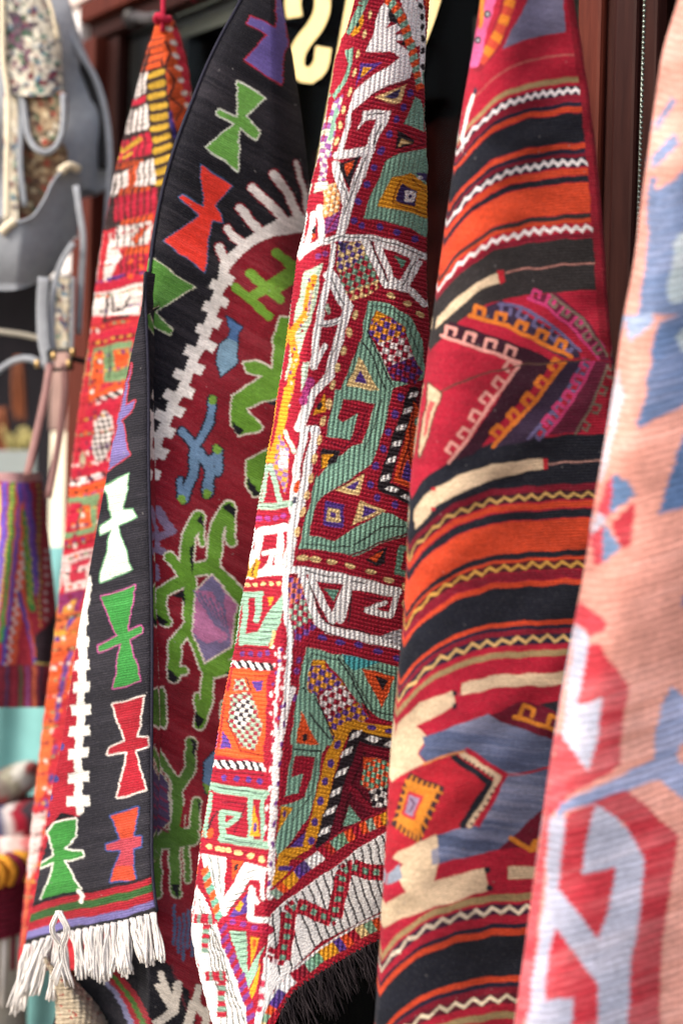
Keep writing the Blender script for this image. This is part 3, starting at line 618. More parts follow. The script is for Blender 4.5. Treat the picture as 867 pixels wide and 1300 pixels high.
a.poly([(630, -300), (740, -300), (742, 0), (792, 120), (792, 300), (742, 320), (700, 200), (632, 0)], W, 'white_column')
a.ladder([(500, -300), (545, -10), (605, 55), (645, 140), (675, 215), (700, 295), (722, 378), (740, 455), (757, 545), (770, 620)], 62, 40, [G, O], 'orange_and_sage_ladder', 0.35)
a.line([(768, -300), (776, 40), (788, 380), (792, 560)], 42, W, 'beaded_edge'); a.dots([(774, -30), (776, 45), (779, 115), (781, 185), (785, 265), (786, 350), (790, 465)], 14, 24, K)
a.line([(800, -300), (822, 60), (818, 300)], 20, O); a.dots([(792, 520), (800, 560)], 18, 26, G)
q = a.poly([(365, 440), (510, 430), (350, 560), (330, 612)], PU, 'purple_triangle'); a.poly([(380, 465), (442, 460), (395, 520), (364, 540)], Y, q)
q = a.poly([(455, 680), (672, 578), (642, 702), (600, 716)], CR, 'cream_triangle'); a.poly([(520, 672), (640, 604), (620, 672), (590, 682)], (58, 48, 92), q)
a.line([(440, 660), (560, 590), (690, 560)], 12, DR); a.line([(340, 760), (480, 700), (640, 740)], 10, DR); a.line([(380, 400), (520, 385), (620, 400)], 10, DR)
a.poly([(385, 765), (572, 765), (540, 850), (482, 960), (430, 1084), (395, 1230), (330, 1230), (380, 1084), (200, 1090), (245, 1035), (410, 1012), (420, 960), (470, 830), (402, 830), (335, 902), (370, 830)], W, 'white_hook')
a.line([(410, 795), (520, 785)], 9, K); a.line([(500, 860), (430, 1060)], 9, K)
a.dots([(700, 645), (656, 740), (605, 825), (560, 925), (510, 1030)], 20, 26, PU, 0.2, 'purple_dot_row')
a.poly([(735, 670), (772, 690), (795, 800), (800, 905), (660, 852)], G, 'sage_motif')
q = a.poly([(615, 900), (722, 962), (722, 992), (596, 1036)], K, 'dark_triangle'); a.poly([(640, 960), (712, 985), (650, 995), (608, 1022)], CR, q)
a.line([(600, 870), (760, 950), (800, 990), (620, 1050)], 10, DR)
# --- shoulder
b.line([(245, 42), (420, 12)], 46, W, 'white_band'); b.line([(238, 100), (300, 350)], 54, W, 'white_band')
b.line([(455, -10), (372, 200), (300, 400), (262, 570)], 58, W, 'white_band'); b.line([(430, 40), (340, 270), (285, 420)], 8, K)
b.line([(262, 180), (312, 330)], 7, K)
q = b.poly([(252, 92), (388, 42), (322, 252)], K, 'orange_triangle'); b.poly([(288, 92), (347, 74), (342, 122), (310, 172)], O, q)
sp_ = b.poly([(560, 70), (650, 25), (830, -10), (830, 575), (700, 512), (560, 462), (404, 442), (470, 270)], G, 'sage_panel')
q = b.poly([(590, 182), (710, 150), (830, 240), (830, 445), (650, 392), (498, 372)], Y, 'yellow_diamond'); p3.par[q] = sp_
b.line([(650, 195), (590, 345), (830, 420)], 9, (150, 84, 20)); b.line([(720, 185), (830, 290)], 8, (150, 84, 20))
b.poly([(662, 210), (752, 272), (742, 372), (608, 332)], (60, 44, 100), q); b.line([(690, 272), (732, 285), (722, 330), (680, 322)], 26, W, q, closed=True); b.dots([(706, 303)], 11, 14, (60, 44, 100))
b.poly([(740, 150), (830, 160), (830, 215), (790, 200)], (70, 56, 110)); b.dots([(775, 185)], 16, 12, W)
b.dots([(520, 10), (480, 115), (430, 225), (380, 335), (346, 460), (400, 490), (520, 502), (625, 538), (742, 582)], 22, 22, PU, 0.2, 'purple_dot_row')
b.line([(-20, 725), (60, 645), (130, 602), (260, 572), (450, 572), (600, 602), (820, 702)], 42, W, 'white_band'); b.line([(130, 606), (280, 566), (460, 574), (620, 612), (790, 690)], 7, K)
b.line([(140, 380), (146, 590)], 40, W, 'white_band'); b.line([(102, 418), (40, 668)], 38, W, 'white_band'); q = b.dots([(96, 530)], 12, 34, K, 0.2); b.dots([(94, 560)], 10, 18, O, 0.2)
b.check([(160, 240), (235, 210), (262, 340), (255, 420), (160, 440)], (236, 150, 80), (236, 216, 180), 26, 0.3, 'orange_check')
b.poly([(170, 450), (262, 400), (242, 520), (160, 545)], (140, 70, 140), 'purple_motif'); b.line([(180, 520), (250, 420)], 9, R)
b.check([(145, -10), (192, -10), (180, 200), (128, 225)], (150, 90, 150), (220, 214, 206), 30, 0.3, 'lilac_check')
b.poly([(110, 225), (190, 205), (185, 260), (100, 290)], (206, 220, 206), 'sage_motif')
ck = [(250, 600), (400, 600), (470, 760), (532, 880), (430, 940), (330, 985), (270, 880), (235, 740)]
b.check(ck, (172, 34, 56), (126, 168, 146), 38, 0.45, 'check_panel')
b.check([(250, 600), (400, 600), (432, 690), (260, 800), (235, 740)], CR, (92, 70, 140), 34, 0.45, 'check_panel')
b.check([(290, 930), (520, 840), (532, 885), (430, 945), (330, 985)], R, CR, 38, 0.45, 'check_panel')
b.poly([(250, 610), (310, 600), (300, 640), (260, 660)], (66, 56, 100))
b.line([(420, 602), (562, 880)], 46, W, 'white_band'); b.line([(495, 612), (612, 872)], 46, W, 'white_band'); b.line([(448, 590), (575, 868)], 9, K)
b.line([(495, 612), (745, 705), (655, 872), (600, 855)], 40, W, 'white_triangle'); b.line([(775, 735), (690, 870)], 34, W); b.line([(745, 720), (660, 880)], 8, K)
b.poly([(535, 630), (705, 700), (642, 838), (605, 830)], R, 'red_triangle'); b.poly([(608, 688), (682, 718), (652, 772)], (110, 160, 140))
b.line([(560, 880), (700, 905), (800, 1000)], 42, W, 'white_band')
b.line([(205, 800), (320, 1020)], 50, W, 'white_band'); b.line([(218, 620), (195, 800), (150, 1020)], 32, W, 'white_band'); b.line([(200, 820), (275, 1000)], 7, K)
b.dots([(122, 690), (162, 676)], 17, 20, (130, 60, 130), 0.2)
# --- chest
c.poly([(160, 200), (258, 152), (218, 380), (165, 560), (115, 700), (60, 800), (85, 600), (118, 400)], (186, 210, 190), 'sage_panel')
c.line([(218, 230), (182, 300), (172, 430), (92, 530), (112, 680), (82, 850), (35, 1010)], 38, Y, 'yellow_hook'); c.line([(195, 300), (185, 420)], 10, (186, 150, 170))
for k in range(24):
    tt = k / 24; x_ = itp(tt, [(0, 205), (0.2, 180), (0.35, 150), (0.5, 100), (0.7, 100), (1, 50)]); y_ = 240 + 760 * tt
    c.dots([(x_ + (k * 19 % 30) - 12, y_)], 7, 10, ((120, 70, 140), R, (196, 214, 196), (236, 206, 150))[k % 4], 0.2)
    c.line([(x_ - 26, y_ + 16), (x_ + 24, y_ + 4)], 4, (120, 70, 30))
c.line([(292, 220), (392, 405)], 52, W, 'white_band'); c.line([(300, 230), (385, 400)], 7, K)
c.line([(280, 270), (236, 460), (205, 715)], 38, W, 'white_band'); c.line([(228, 485), (370, 462)], 34, W); c.line([(240, 492), (350, 470)], 6, K)
c.line([(392, 405), (332, 600), (292, 770), (200, 865), (130, 1050)], 50, W, 'white_band'); c.line([(365, 470), (310, 660), (270, 780)], 7, (150, 140, 140))
c.line([(212, 718), (268, 600)], 28, W); c.poly([(300, 300), (350, 440), (255, 455)], R); c.dots([(285, 400)], 12, 28, (170, 190, 170))
c.dots([(435, 435), (402, 530), (370, 630), (338, 725), (310, 820), (290, 925), (262, 1015)], 15, 26, CR, 0.25, 'cream_dash_row')
c.dots([(630, 332), (722, 372), (786, 432)], 22, 15, CR, 0.5, 'cream_dash_row')
c.dots([(185, 800), (170, 850), (158, 900)], 22, 30, (176, 60, 130), 0.3); c.poly([(150, 700), (185, 690), (170, 780), (140, 860)], (190, 210, 196), 'sage_motif')
q = c.poly([(268, 868), (274, 965), (198, 985)], Y, 'yellow_triangle'); c.dots([(240, 935)], 12, 24, K, 0.4, q)
sp_ = c.poly([(500, 350), (620, 372), (730, 440), (800, 560), (815, 780), (640, 842), (600, 900), (575, 1050), (295, 1050), (340, 900), (400, 720), (470, 560)], G, 'sage_panel')
q = c.poly([(545, 408), (622, 440), (705, 500), (745, 650), (800, 740), (760, 810), (640, 800), (560, 625), (505, 530)], R, 'check_panel'); p3.par[q] = sp_
c.check([(510, 490), (545, 450), (640, 455), (702, 500), (705, 560), (560, 590), (505, 535)], (92, 60, 150), (226, 150, 40), 34, 0.25, q)
c.poly([(545, 412), (615, 436), (575, 455), (530, 490)], Y, q)
c.check([(560, 620), (560, 590), (705, 540), (748, 660), (610, 722)], (160, 28, 56), (236, 230, 232), 34, 0.25, q)
c.check([(610, 725), (748, 662), (800, 745), (760, 812), (650, 800)], (150, 24, 50), (90, 54, 130), 34, 0.25, q)
c.line([(470, 580), (520, 640), (605, 860)], 8, K); c.line([(455, 585), (385, 840)], 6, HK); c.line([(500, 520), (640, 830)], 8, K); c.line([(360, 850), (480, 885), (600, 870)], 8, K); c.line([(525, 380), (505, 520)], 7, HK); c.line([(525, 380), (640, 400), (720, 480), (775, 640)], 7, HK)
q = c.poly([(455, 660), (568, 856), (388, 822)], CR, 'cream_triangle'); p3.par[q] = sp_; c.poly([(460, 735), (502, 812), (434, 802)], PU, q)
c.poly([(720, 860), (790, 830), (830, 860), (830, 1050), (690, 1050)], DR); c.poly([(640, 850), (760, 815), (700, 950), (660, 1050), (580, 1050), (605, 905)], R, 'red_band')
c.dots([(680, 885), (650, 975)], 16, 20, PU, 0.2, 'purple_dot_row')
# --- belly
d.poly([(390, -20), (620, -20), (690, -20), (645, 200), (580, 372), (420, 482), (330, 532), (290, 572), (255, 742), (200, 808), (240, 640), (290, 440), (345, 220)], G, 'sage_panel')
d.poly([(430, 28), (602, 50), (532, 260), (482, 272), (430, 322), (370, 350), (300, 440), (290, 400), (330, 260), (345, 222), (470, 242), (512, 105), (430, 150), (405, 125)], R, 'red_hook')
d.poly([(510, 107), (470, 242), (345, 218), (410, 180)], G, 'sage_hook')
d.line([(440, 90), (560, 80), (500, 250)], 8, DR); d.line([(345, 240), (440, 290), (520, 200)], 8, DR); d.line([(635, 30), (590, 180), (545, 290)], 8, HK)
d.poly([(318, 285), (425, 300), (392, 365), (312, 385)], K, 'yellow_hook'); d.poly([(325, 318), (388, 318), (352, 345), (345, 385), (318, 392)], Y)
q = d.poly([(548, 418), (512, 537), (392, 507)], CR, 'cream_triangle'); d.poly([(522, 450), (492, 506), (440, 490)], PU, q)
q = d.poly([(338, 558), (442, 580), (432, 702), (328, 692)], PU, 'purple_square'); d.poly([(354, 594), (422, 605), (416, 672), (344, 666)], CR, q); d.poly([(370, 615), (402, 622), (396, 647), (364, 641)], PU, q)
q = d.poly([(524, 563), (657, 610), (478, 692)], CR, 'cream_triangle'); d.poly([(542, 588), (612, 610), (530, 652)], PU, q)
d.poly([(200, 808), (255, 742), (390, 770), (480, 710), (640, 620), (690, 630), (830, 695), (830, 715), (640, 782), (490, 852), (350, 822)], G, 'sage_panel')
d.line([(490, 790), (640, 700), (760, 690)], 8, K); d.line([(230, 785), (380, 802), (470, 800)], 7, HK); d.line([(470, 845), (640, 775), (830, 705)], 8, DR); d.line([(400, 500), (545, 415)], 6, DR)
d.line([(292, 190), (250, 380), (212, 560), (172, 700), (150, 890)], 44, W, 'white_band'); d.line([(236, 190), (192, 400), (172, 620)], 36, W, 'white_band'); d.line([(240, 185), (292, 185)], 30, W)
d.dots([(192, 490)], 14, 34, O, 0.15); d.dots([(184, 560)], 9, 20, (60, 60, 80), 0.1); d.dots([(118, 840)], 12, 32, O, 0.1); d.dots([(116, 780)], 9, 20, (60, 60, 90), 0.1)
d.dots([(355, 50), (330, 145), (305, 245), (285, 340), (265, 440), (245, 530), (222, 620), (195, 720)], 14, 26, (240, 200, 140), 0.25, 'cream_dash_row')
d.line([(150, -20), (104, 240), (60, 350)], 40, Y, 'yellow_hook'); d.check([(110, 200), (160, 300), (140, 530), (90, 430), (70, 380)], (232, 160, 60), (150, 110, 170), 26, 0.25, 'check_panel'); d.check([(110, 280), (150, 300), (150, 400), (100, 390)], (226, 180, 190), (250, 240, 240), 26, 0.25)
d.line([(140, 200), (182, 300)], 22, (196, 216, 200)); d.line([(60, 380), (112, 560)], 26, (168, 200, 182), 'sage_motif'); d.line([(45, 390), (20, 560)], 20, (168, 200, 182), 'sage_motif')
d.line([(15, 592), (160, 578)], 34, (168, 200, 182), 'sage_motif'); d.line([(10, 592), (150, 582)], 5, HK)
d.dots([(0, 655), (42, 652), (85, 648), (125, 640)], 16, 15, (160, 60, 140), 0.1, 'purple_dot_row')
d.line([(10, 722), (135, 700)], 44, W, 'white_band'); d.line([(112, 700), (112, 890)], 28, W, 'white_band'); d.line([(10, 720), (-30, 930)], 38, W, 'white_band')
d.dots([(735, 20), (700, 110), (672, 200), (640, 290), (605, 380), (575, 475), (615, 542), (705, 582), (790, 630)], 17, 20, PU, 0.2, 'purple_dot_row')
d.line([(800, -10), (720, 230), (640, 480), (720, 520), (830, 575)], 58, K, 'black_and_white_ladder')
for x, y in ((800, 8), (765, 90), (738, 175), (712, 262), (685, 350), (653, 440)): d.poly([(x - 26, y + 16), (x - 18, y - 12), (x + 28, y - 22), (x + 20, y + 8)], W)
for x, y in ((690, 502), (770, 546)): d.poly([(x - 40, y - 8), (x - 14, y - 20), (x + 40, y + 4), (x + 14, y + 18)], W)
q = d.poly([(800, 40), (840, 100), (840, 520), (690, 462), (740, 300)], O, 'orange_triangle'); d.line([(800, 60), (775, 280), (720, 440)], 10, (120, 30, 30)); d.line([(775, 285), (810, 480)], 10, (120, 30, 30)); d.poly([(772, 345), (812, 480), (730, 442)], PU, q)
d.dots([(818, 150), (815, 240)], 14, 24, G)
q = d.poly([(550, 865), (662, 800), (655, 885), (610, 905)], K, 'orange_triangle'); d.poly([(568, 858), (645, 824), (632, 850), (610, 884)], O, q)
d.line([(738, 805), (785, 815), (800, 960), (715, 932)], 30, (120, 172, 150), 'sage_ring', closed=True)
d.dots([(215, 860), (285, 868), (375, 880), (470, 902), (575, 932), (670, 970)], 27, 13, CR, 0.25, 'cream_dash_row')
# --- waist
e.line([(130, 172), (270, 152), (400, 166), (560, 200), (775, 254)], 34, W, 'white_band'); e.line([(350, 160), (480, 190), (620, 220)], 6, K)
e.line([(335, 182), (402, 390), (452, 432), (600, 462), (830, 512)], 40, W, 'white_band'); e.line([(380, 205), (472, 392), (545, 215)], 32, W, 'white_triangle'); e.line([(380, 190), (545, 215)], 26, W)
e.line([(365, 215), (440, 400), (520, 420), (640, 445)], 6, K); e.line([(570, 225), (545, 390)], 8, K)
e.line([(560, 232), (765, 268), (742, 368), (632, 342)], 28, W, 'white_hook'); e.line([(632, 342), (712, 305)], 22, W); e.line([(508, 385), (550, 250)], 34, W)
e.check([(690, 462), (830, 415), (830, 530), (760, 505)], (226, 222, 226), (150, 150, 160), 14, 0.6, 'white_lattice')
e.poly([(432, 240), (502, 250), (482, 302)], (110, 160, 142), 'sage_motif')
e.line([(620, 290), (700, 290)], 8, DR); e.line([(430, 440), (600, 490), (800, 540)], 6, DR)
e.dots([(430, 470), (510, 490), (592, 502), (682, 530), (770, 562)], 22, 13, PU, 0.2, 'purple_dot_row')
e.dots([(345, 100), (400, 105), (470, 118), (555, 138), (645, 165), (735, 202)], 22, 11, CR, 0.25)
e.check([(270, 190), (330, 195), (352, 290), (262, 320)], (240, 130, 90), (120, 80, 160), 24, 0.2, 'check_panel'); e.check([(262, 320), (352, 290), (388, 385), (300, 430), (275, 420)], (170, 196, 178), (180, 40, 70), 24, 0.2, 'check_panel'); e.check([(300, 430), (385, 390), (400, 420), (300, 510)], (110, 70, 150), (170, 30, 60), 28, 0.2, 'check_panel')
e.dots([(320, 570), (312, 620), (302, 740)], 12, 16, (120, 60, 140))
e.line([(150, 12), (106, 180)], 34, W, 'white_band'); e.line([(235, 10), (228, 170)], 18, W); e.line([(160, 172), (270, 166)], 30, W, 'white_band'); e.line([(168, 82), (214, 72), (200, 120), (178, 160)], 22, W, 'white_hook'); e.line([(172, 150), (214, 148)], 18, W)
e.poly([(132, 96), (152, 120), (130, 192), (88, 186)], Y, 'yellow_motif'); e.line([(128, 120), (112, 180)], 7, K)
e.dots([(95, 226), (128, 223), (163, 221), (200, 220), (236, 218)], 12, 9, CR, 0, 'cream_dash_row')
e.line([(82, 272), (155, 268)], 28, (150, 190, 170), 'sage_motif'); e.line([(90, 275), (66, 490)], 28, (150, 190, 170), 'sage_motif'); e.line([(150, 272), (136, 388)], 30, (150, 190, 170), 'sage_motif')
e.poly([(200, 330), (255, 262), (245, 400), (185, 505), (60, 500), (66, 455), (145, 440)], (150, 190, 170), 'sage_motif')
for k in range(5): e.line([(190 - 12 * k, 350 + 32 * k), (246 - 8 * k, 345 + 30 * k)], 5, HK)
e.poly([(188, 285), (215, 278), (190, 325)], Y)
e.line([(215, 440), (200, 510)], 14, (230, 190, 130)); e.line([(40, 515), (225, 520)], 5, DR)
e.dots([(70, 542), (110, 542), (150, 542), (185, 537)], 11, 13, (110, 60, 140), 0, 'purple_dot_row')
e.ladder([(35, 590), (205, 600)], 34, 17, [W, K], 'black_and_white_dashes', 0.5)
q = e.poly([(25, 608), (195, 622), (182, 660), (172, 960), (-20, 960), (15, 650)], O, 'orange_frame')
e.check([(30, 660), (72, 660), (150, 800), (162, 960), (60, 960), (18, 790)], (150, 40, 60), (160, 190, 170), 19, 0.15, 'check_panel'); e.check([(40, 770), (100, 740), (140, 830), (100, 880), (40, 870)], (50, 40, 50), (236, 232, 232), 19, 0.15, 'check_panel')
e.line([(85, 655), (170, 840)], 7, K); e.line([(120, 640), (190, 640)], 6, (130, 40, 30)); e.poly([(112, 665), (167, 665), (150, 748)], PU, q)
e.line([(265, 180), (262, 330), (285, 480), (270, 640), (262, 780), (236, 960)], 24, W, 'white_ridge_line'); e.line([(240, 520), (232, 640), (212, 960)], 12, (240, 214, 220))
for k in range(26):
    yy = 510 + k * 17; xx = 210 - 0.05 * k * 17 + (k * 37 % 60)
    e.dots([(xx, yy)], 7, 9, ((236, 220, 224), (110, 60, 140), (236, 220, 224))[k % 3])
sp_ = e.poly([(355, 508), (480, 542), (600, 560), (830, 612), (830, 880), (680, 832), (600, 760), (625, 832), (480, 960), (280, 960), (318, 700)], G, 'sage_panel')
q = e.poly([(380, 570), (440, 568), (530, 680), (640, 832), (600, 862), (560, 905), (470, 912), (430, 822), (355, 700)], R, 'check_panel')
e.check([(375, 600), (440, 590), (530, 690), (500, 690), (420, 710), (395, 745), (355, 700)], (96, 66, 150), (226, 156, 44), 27, 0.35, q); e.poly([(382, 572), (440, 570), (440, 592), (380, 598)], Y, q)
e.check([(430, 715), (500, 688), (535, 690), (582, 760), (520, 800), (440, 850), (405, 770)], (160, 30, 56), (238, 232, 234), 27, 0.35, q)
e.check([(450, 850), (520, 800), (585, 762), (640, 832), (560, 905), (470, 935)], (228, 156, 40), (100, 64, 150), 27, 0.35, q)
e.line([(500, 560), (560, 650), (645, 825)], 8, K); e.line([(340, 700), (420, 850), (470, 930)], 8, K); e.line([(345, 760), (430, 930)], 7, K); e.line([(530, 575), (655, 800), (780, 832)], 7, HK); e.line([(375, 540), (345, 690)], 6, HK); e.line([(375, 540), (600, 592), (800, 640)], 6, HK); e.line([(790, 660), (752, 810)], 6, HK)
e.poly([(520, 545), (620, 562), (690, 580), (570, 620), (540, 590)], (70, 160, 168))
q = e.poly([(608, 608), (758, 643), (702, 790)], O, 'orange_triangle'); p3.par[q] = sp_; e.poly([(670, 643), (728, 658), (706, 712)], K, q)
q = e.poly([(335, 805), (400, 960), (305, 960)], O, 'orange_triangle'); p3.par[q] = sp_
e.dots([(805, 235), (802, 310)], 10, 18, CR)
# --- skirt, side turned away
q = f.poly([(130, -10), (290, -10), (287, 292), (88, 262), (110, 150)], O, 'orange_frame')
f.check([(150, 5), (232, -5), (282, 140), (252, 245), (190, 225), (138, 120)], (150, 40, 60), (160, 190, 170), 18, 0.15, 'check_panel'); f.check([(165, 40), (225, 20), (245, 80), (200, 160), (165, 120)], (50, 40, 50), (236, 232, 232), 18, 0.15, 'check_panel')
f.line([(130, 110), (190, 245), (285, 262)], 7, (140, 40, 30)); f.poly([(115, 160), (152, 232), (100, 236)], PU, q)
f.ladder([(85, 298), (290, 312)], 34, 15, [W, K], 'black_and_white_dashes', 0.6)
f.dots([(120, 355), (175, 360), (225, 368), (270, 372)], 12, 13, PU, 0, 'purple_dot_row'); f.line([(80, 330), (290, 345)], 5, DR)
GL = (150, 190, 170)
f.lines([([(80, 398), (292, 432)], 40), ([(62, 430), (42, 600)], 18), ([(232, 440), (232, 620)], 24), ([(282, 430), (284, 640)], 18), ([(112, 505), (188, 515)], 22), ([(185, 520), (135, 562)], 22), ([(112, 505), (116, 612)], 28), ([(112, 615), (292, 642)], 36)], GL, 'sage_frame')
f.line([(90, 395), (285, 428)], 5, HK); f.line([(125, 620), (280, 642)], 5, HK); f.line([(110, 460), (215, 470), (160, 590)], 6, DR)
q = f.poly([(250, 468), (272, 605), (228, 602)], Y, 'yellow_triangle'); f.dots([(250, 565)], 8, 20, PU); f.dots([(62, 590)], 13, 22, O, 0.3); f.line([(90, 500), (50, 580)], 7, K)
f.dots([(55, 645), (95, 655), (140, 665), (186, 675), (232, 687), (276, 700)], 13, 10, CR, 0.2, 'cream_dash_row')
f.line([(400, -20), (345, 200), (330, 420), (318, 620), (312, 860)], 26, (244, 238, 240), 'white_ridge_line')
for k in range(40):
    yy = 5 + k * 21; xx = itp(yy, [(0, 330), (300, 312), (850, 292)]) + (k * 29 % 60) - 10
    f.dots([(xx, yy)], 6, 14, ((240, 226, 230), (176, 40, 76), (120, 60, 140), (240, 226, 230))[k % 4], 0.15)
# --- skirt, front
f.poly([(430, 0), (500, 0), (566, 180), (532, 250), (496, 440), (470, 530), (340, 700), (328, 640), (360, 540), (345, 470), (372, 430), (400, 230)], G, 'sage_panel')
q = f.poly([(440, 75), (512, 216), (418, 212)], O, 'orange_triangle'); f.dots([(456, 185)], 10, 18, K, 0.3, q)
f.poly([(410, 262), (502, 268), (456, 440), (345, 480), (348, 445), (430, 412), (446, 340), (396, 380)], R, 'red_hook'); f.poly([(442, 338), (432, 420), (373, 422), (402, 350)], G, 'sage_hook')
f.line([(405, 235), (525, 245)], 7, K); f.line([(470, 80), (555, 190)], 7, K); f.line([(500, 20), (575, 180)], 7, K); f.line([(510, 280), (480, 430), (400, 540)], 5, HK)
q = f.poly([(352, 478), (402, 480), (343, 585)], Y, 'yellow_triangle'); f.dots([(365, 510)], 7, 14, PU)
f.line([(640, 140), (860, 172)], 54, Y, 'yellow_band'); f.line([(612, 160), (562, 300), (522, 460), (502, 560), (455, 640), (370, 690), (342, 800)], 54, Y, 'yellow_band')
f.dots([(592, 215), (566, 292), (541, 372), (520, 455), (500, 540), (480, 622)], 13, 18, PU, 0.3, 'purple_dot_row'); f.dots([(735, 142), (812, 160)], 20, 10, PU, 0.15)
f.poly([(457, 585), (442, 652), (388, 652)], PU); f.line([(455, 580), (382, 656)], 7, DR); f.line([(360, 690), (440, 700)], 7, (150, 90, 20)); f.line([(350, 740), (400, 740)], 20, PU)
f.poly([(660, 165), (860, 215), (860, 560), (700, 590), (520, 690), (570, 470), (610, 330)], DR, 'maroon_panel')
f.line([(672, 180), (612, 330), (572, 470), (522, 640)], 50, K, 'black_and_white_ladder'); f.line([(660, 175), (860, 222)], 46, K, 'black_and_white_ladder')
for x, y in ((668, 180), (632, 250), (610, 335), (586, 420), (563, 500), (540, 582)): f.poly([(x - 28, y + 22), (x - 16, y - 8), (x + 28, y - 26), (x + 18, y + 4)], W)
for x, y in ((745, 192), (822, 218)): f.poly([(x - 36, y), (x - 10, y - 18), (x + 36, y - 2), (x + 8, y + 16)], W)
f.line([(716, 230), (650, 400), (600, 600)], 9, (70, 8, 26)); f.line([(650, 400), (745, 500)], 26, (140, 18, 46)); f.line([(668, 392), (756, 490)], 6, (60, 8, 24)); f.line([(716, 236), (860, 268)], 22, (140, 18, 46))
q = f.poly([(700, 268), (765, 272), (700, 335)], O, 'orange_motif')
f.check([(705, 300), (760, 275), (840, 300), (840, 400), (740, 422), (690, 382)], (222, 84, 44), (120, 170, 146), 23, 0.35, 'check_panel'); f.check([(722, 412), (840, 392), (815, 480), (745, 482)], (44, 36, 44), (234, 230, 230), 24, 0.35, 'check_panel')
f.poly([(645, 470), (692, 542), (613, 562)], (130, 180, 160), 'sage_triangle')
mb = [(325, 860), (395, 790), (430, 752), (520, 690), (620, 612), (720, 562), (840, 505)]
f.ladder(mb, 50, 33, [(150, 176, 160), O, Y, Y, PU, (90, 70, 130), W, W, R, (180, 50, 40), G, (120, 160, 130), O, R, O], 'patchwork_band')
f.line([(x - 8, y - 30) for x, y in mb], 10, R); f.line([(x + 8, y + 30) for x, y in mb], 10, R)
# --- white hem with dark lines and zigzag
hem = [(345, 365), (430, 292), (560, 205), (700, 100), (860, 0), (860, 330), (700, 412), (560, 482), (440, 592), (352, 692), (325, 860), (285, 860), (322, 690), (330, 500)]
q = g.poly(hem, W, 'white_hem', mode=4)
for k in range(17):
    x0 = 352 + k * 31; y0 = itp(x0, [(345, 372), (430, 300), (560, 212), (700, 108), (860, 4)]); y1x = x0 + 92 - k * 1.2
    y1 = itp(y1x, [(345, 690), (440, 590), (560, 480), (700, 410), (860, 328)])
    if k < 3: y1x = x0 + 30 + 20 * k; y1 = (640, 620, 610)[k] - 20
    g.line([(x0, y0), ((x0 + y1x) / 2 - 4, (y0 + y1) / 2), (y1x, y1)], 8, K, q)
for pts in ([(335, 515), (400, 535)], [(330, 550), (400, 575)]): g.ladder(pts, 26, 24, [R, (226, 200, 206)], q)
zz = [(392, 560), (408, 470), (425, 350), (450, 330), (500, 345), (560, 372), (612, 390), (630, 300), (652, 190), (680, 165), (750, 185), (845, 200)]
g.ladder(zz, 66, 22, [R, (190, 40, 60)], 'hem_zigzag'); g.ladder(zz, 26, 22, [(120, 165, 145), R], q)
mb = [(310, 860), (345, 765), (420, 655), (520, 575), (620, 505), (720, 445), (850, 385)]
g.ladder(mb, 50, 36, [CR, (140, 180, 150), O, PU, (90, 70, 140), W, W, R, (140, 30, 50), G, (110, 160, 130), Y, Y, PU, O, R], 'patchwork_band')
g.line([(x + 10, y + 32) for x, y in mb], 12, (190, 40, 56)); g.line([(x - 10, y - 30) for x, y in mb], 9, W)
g.line([(318, 880), (372, 790), (440, 690), (530, 618), (660, 540), (870, 430)], 34, (176, 24, 48), 'red_hem_cord')
# --- hem, side turned away
g.dots([(90, 80), (150, 95), (210, 106), (262, 126), (312, 142)], 14, 10, CR, 0.25, 'cream_dash_row')
g.poly([(58, 108), (162, 128), (150, 300), (130, 332), (75, 220)], W, 'white_motif'); g.line([(90, 120), (120, 260)], 5, HK); g.line([(125, 125), (140, 280)], 5, HK)
g.poly([(240, 150), (335, 172), (322, 222), (262, 222), (150, 392), (132, 332)], W, 'white_motif')
for k in range(6): g.line([(160 + 18 * k, 345 - 30 * k), (205 + 18 * k, 330 - 30 * k)], 5, HK)
g.lines([([(268, 262), (262, 382)], 30), ([(262, 384), (335, 392)], 26), ([(268, 262), (292, 312)], 22), ([(312, 220), (318, 300)], 16)], W, 'white_hook')
q = g.poly([(183, 135), (236, 142), (190, 222)], O, 'orange_triangle'); g.dots([(204, 165)], 9, 16, K, 0.3, q); g.poly([(250, 280), (250, 362), (165, 392)], PU, 'purple_triangle'); g.dots([(225, 325), (215, 345)], 10, 14, Y)
g.line([(150, 395), (335, 432)], 42, (186, 30, 66), 'crimson_row'); g.dots([(190, 402), (235, 412), (282, 422)], 14, 12, (140, 60, 150))
g.poly([(175, 440), (250, 442), (252, 620), (235, 642)], GL, 'sage_triangle'); q = g.poly([(265, 460), (302, 470), (268, 592)], Y, 'yellow_triangle'); g.dots([(282, 490)], 8, 18, O)
g.poly([(322, 500), (292, 600), (250, 702), (233, 645)], GL, 'sage_motif'); g.poly([(305, 570), (285, 700), (248, 768), (262, 690)], Y, 'yellow_motif')
for k in range(5): g.line([(196 + 8 * k, 455 + 30 * k), (250, 452 + 30 * k)], 5, HK)
g.ladder([(70, 170), (95, 260), (135, 385)], 34, 26, [O, (110, 170, 150)], 'orange_and_sage_ladder', 0.5)
ws = [(40, 240), (110, 382), (150, 482), (245, 765), (262, 870), (90, 870), (60, 660), (15, 440), (25, 330)]
q = g.poly(ws, W, 'white_hem', mode=2)
for k in range(5): g.line([(46 + 18 * k, 300 + 36 * k), (88 + 22 * k, 520 + 30 * k), (126 + 28 * k, 700 + 30 * k), (146 + 26 * k, 870)], 6, (66, 66, 64), q)
for k in range(16): g.line([(20 + k * 5, 400 + k * 27), (60 + k * 12, 392 + k * 27)], 3, (150, 146, 140), q)
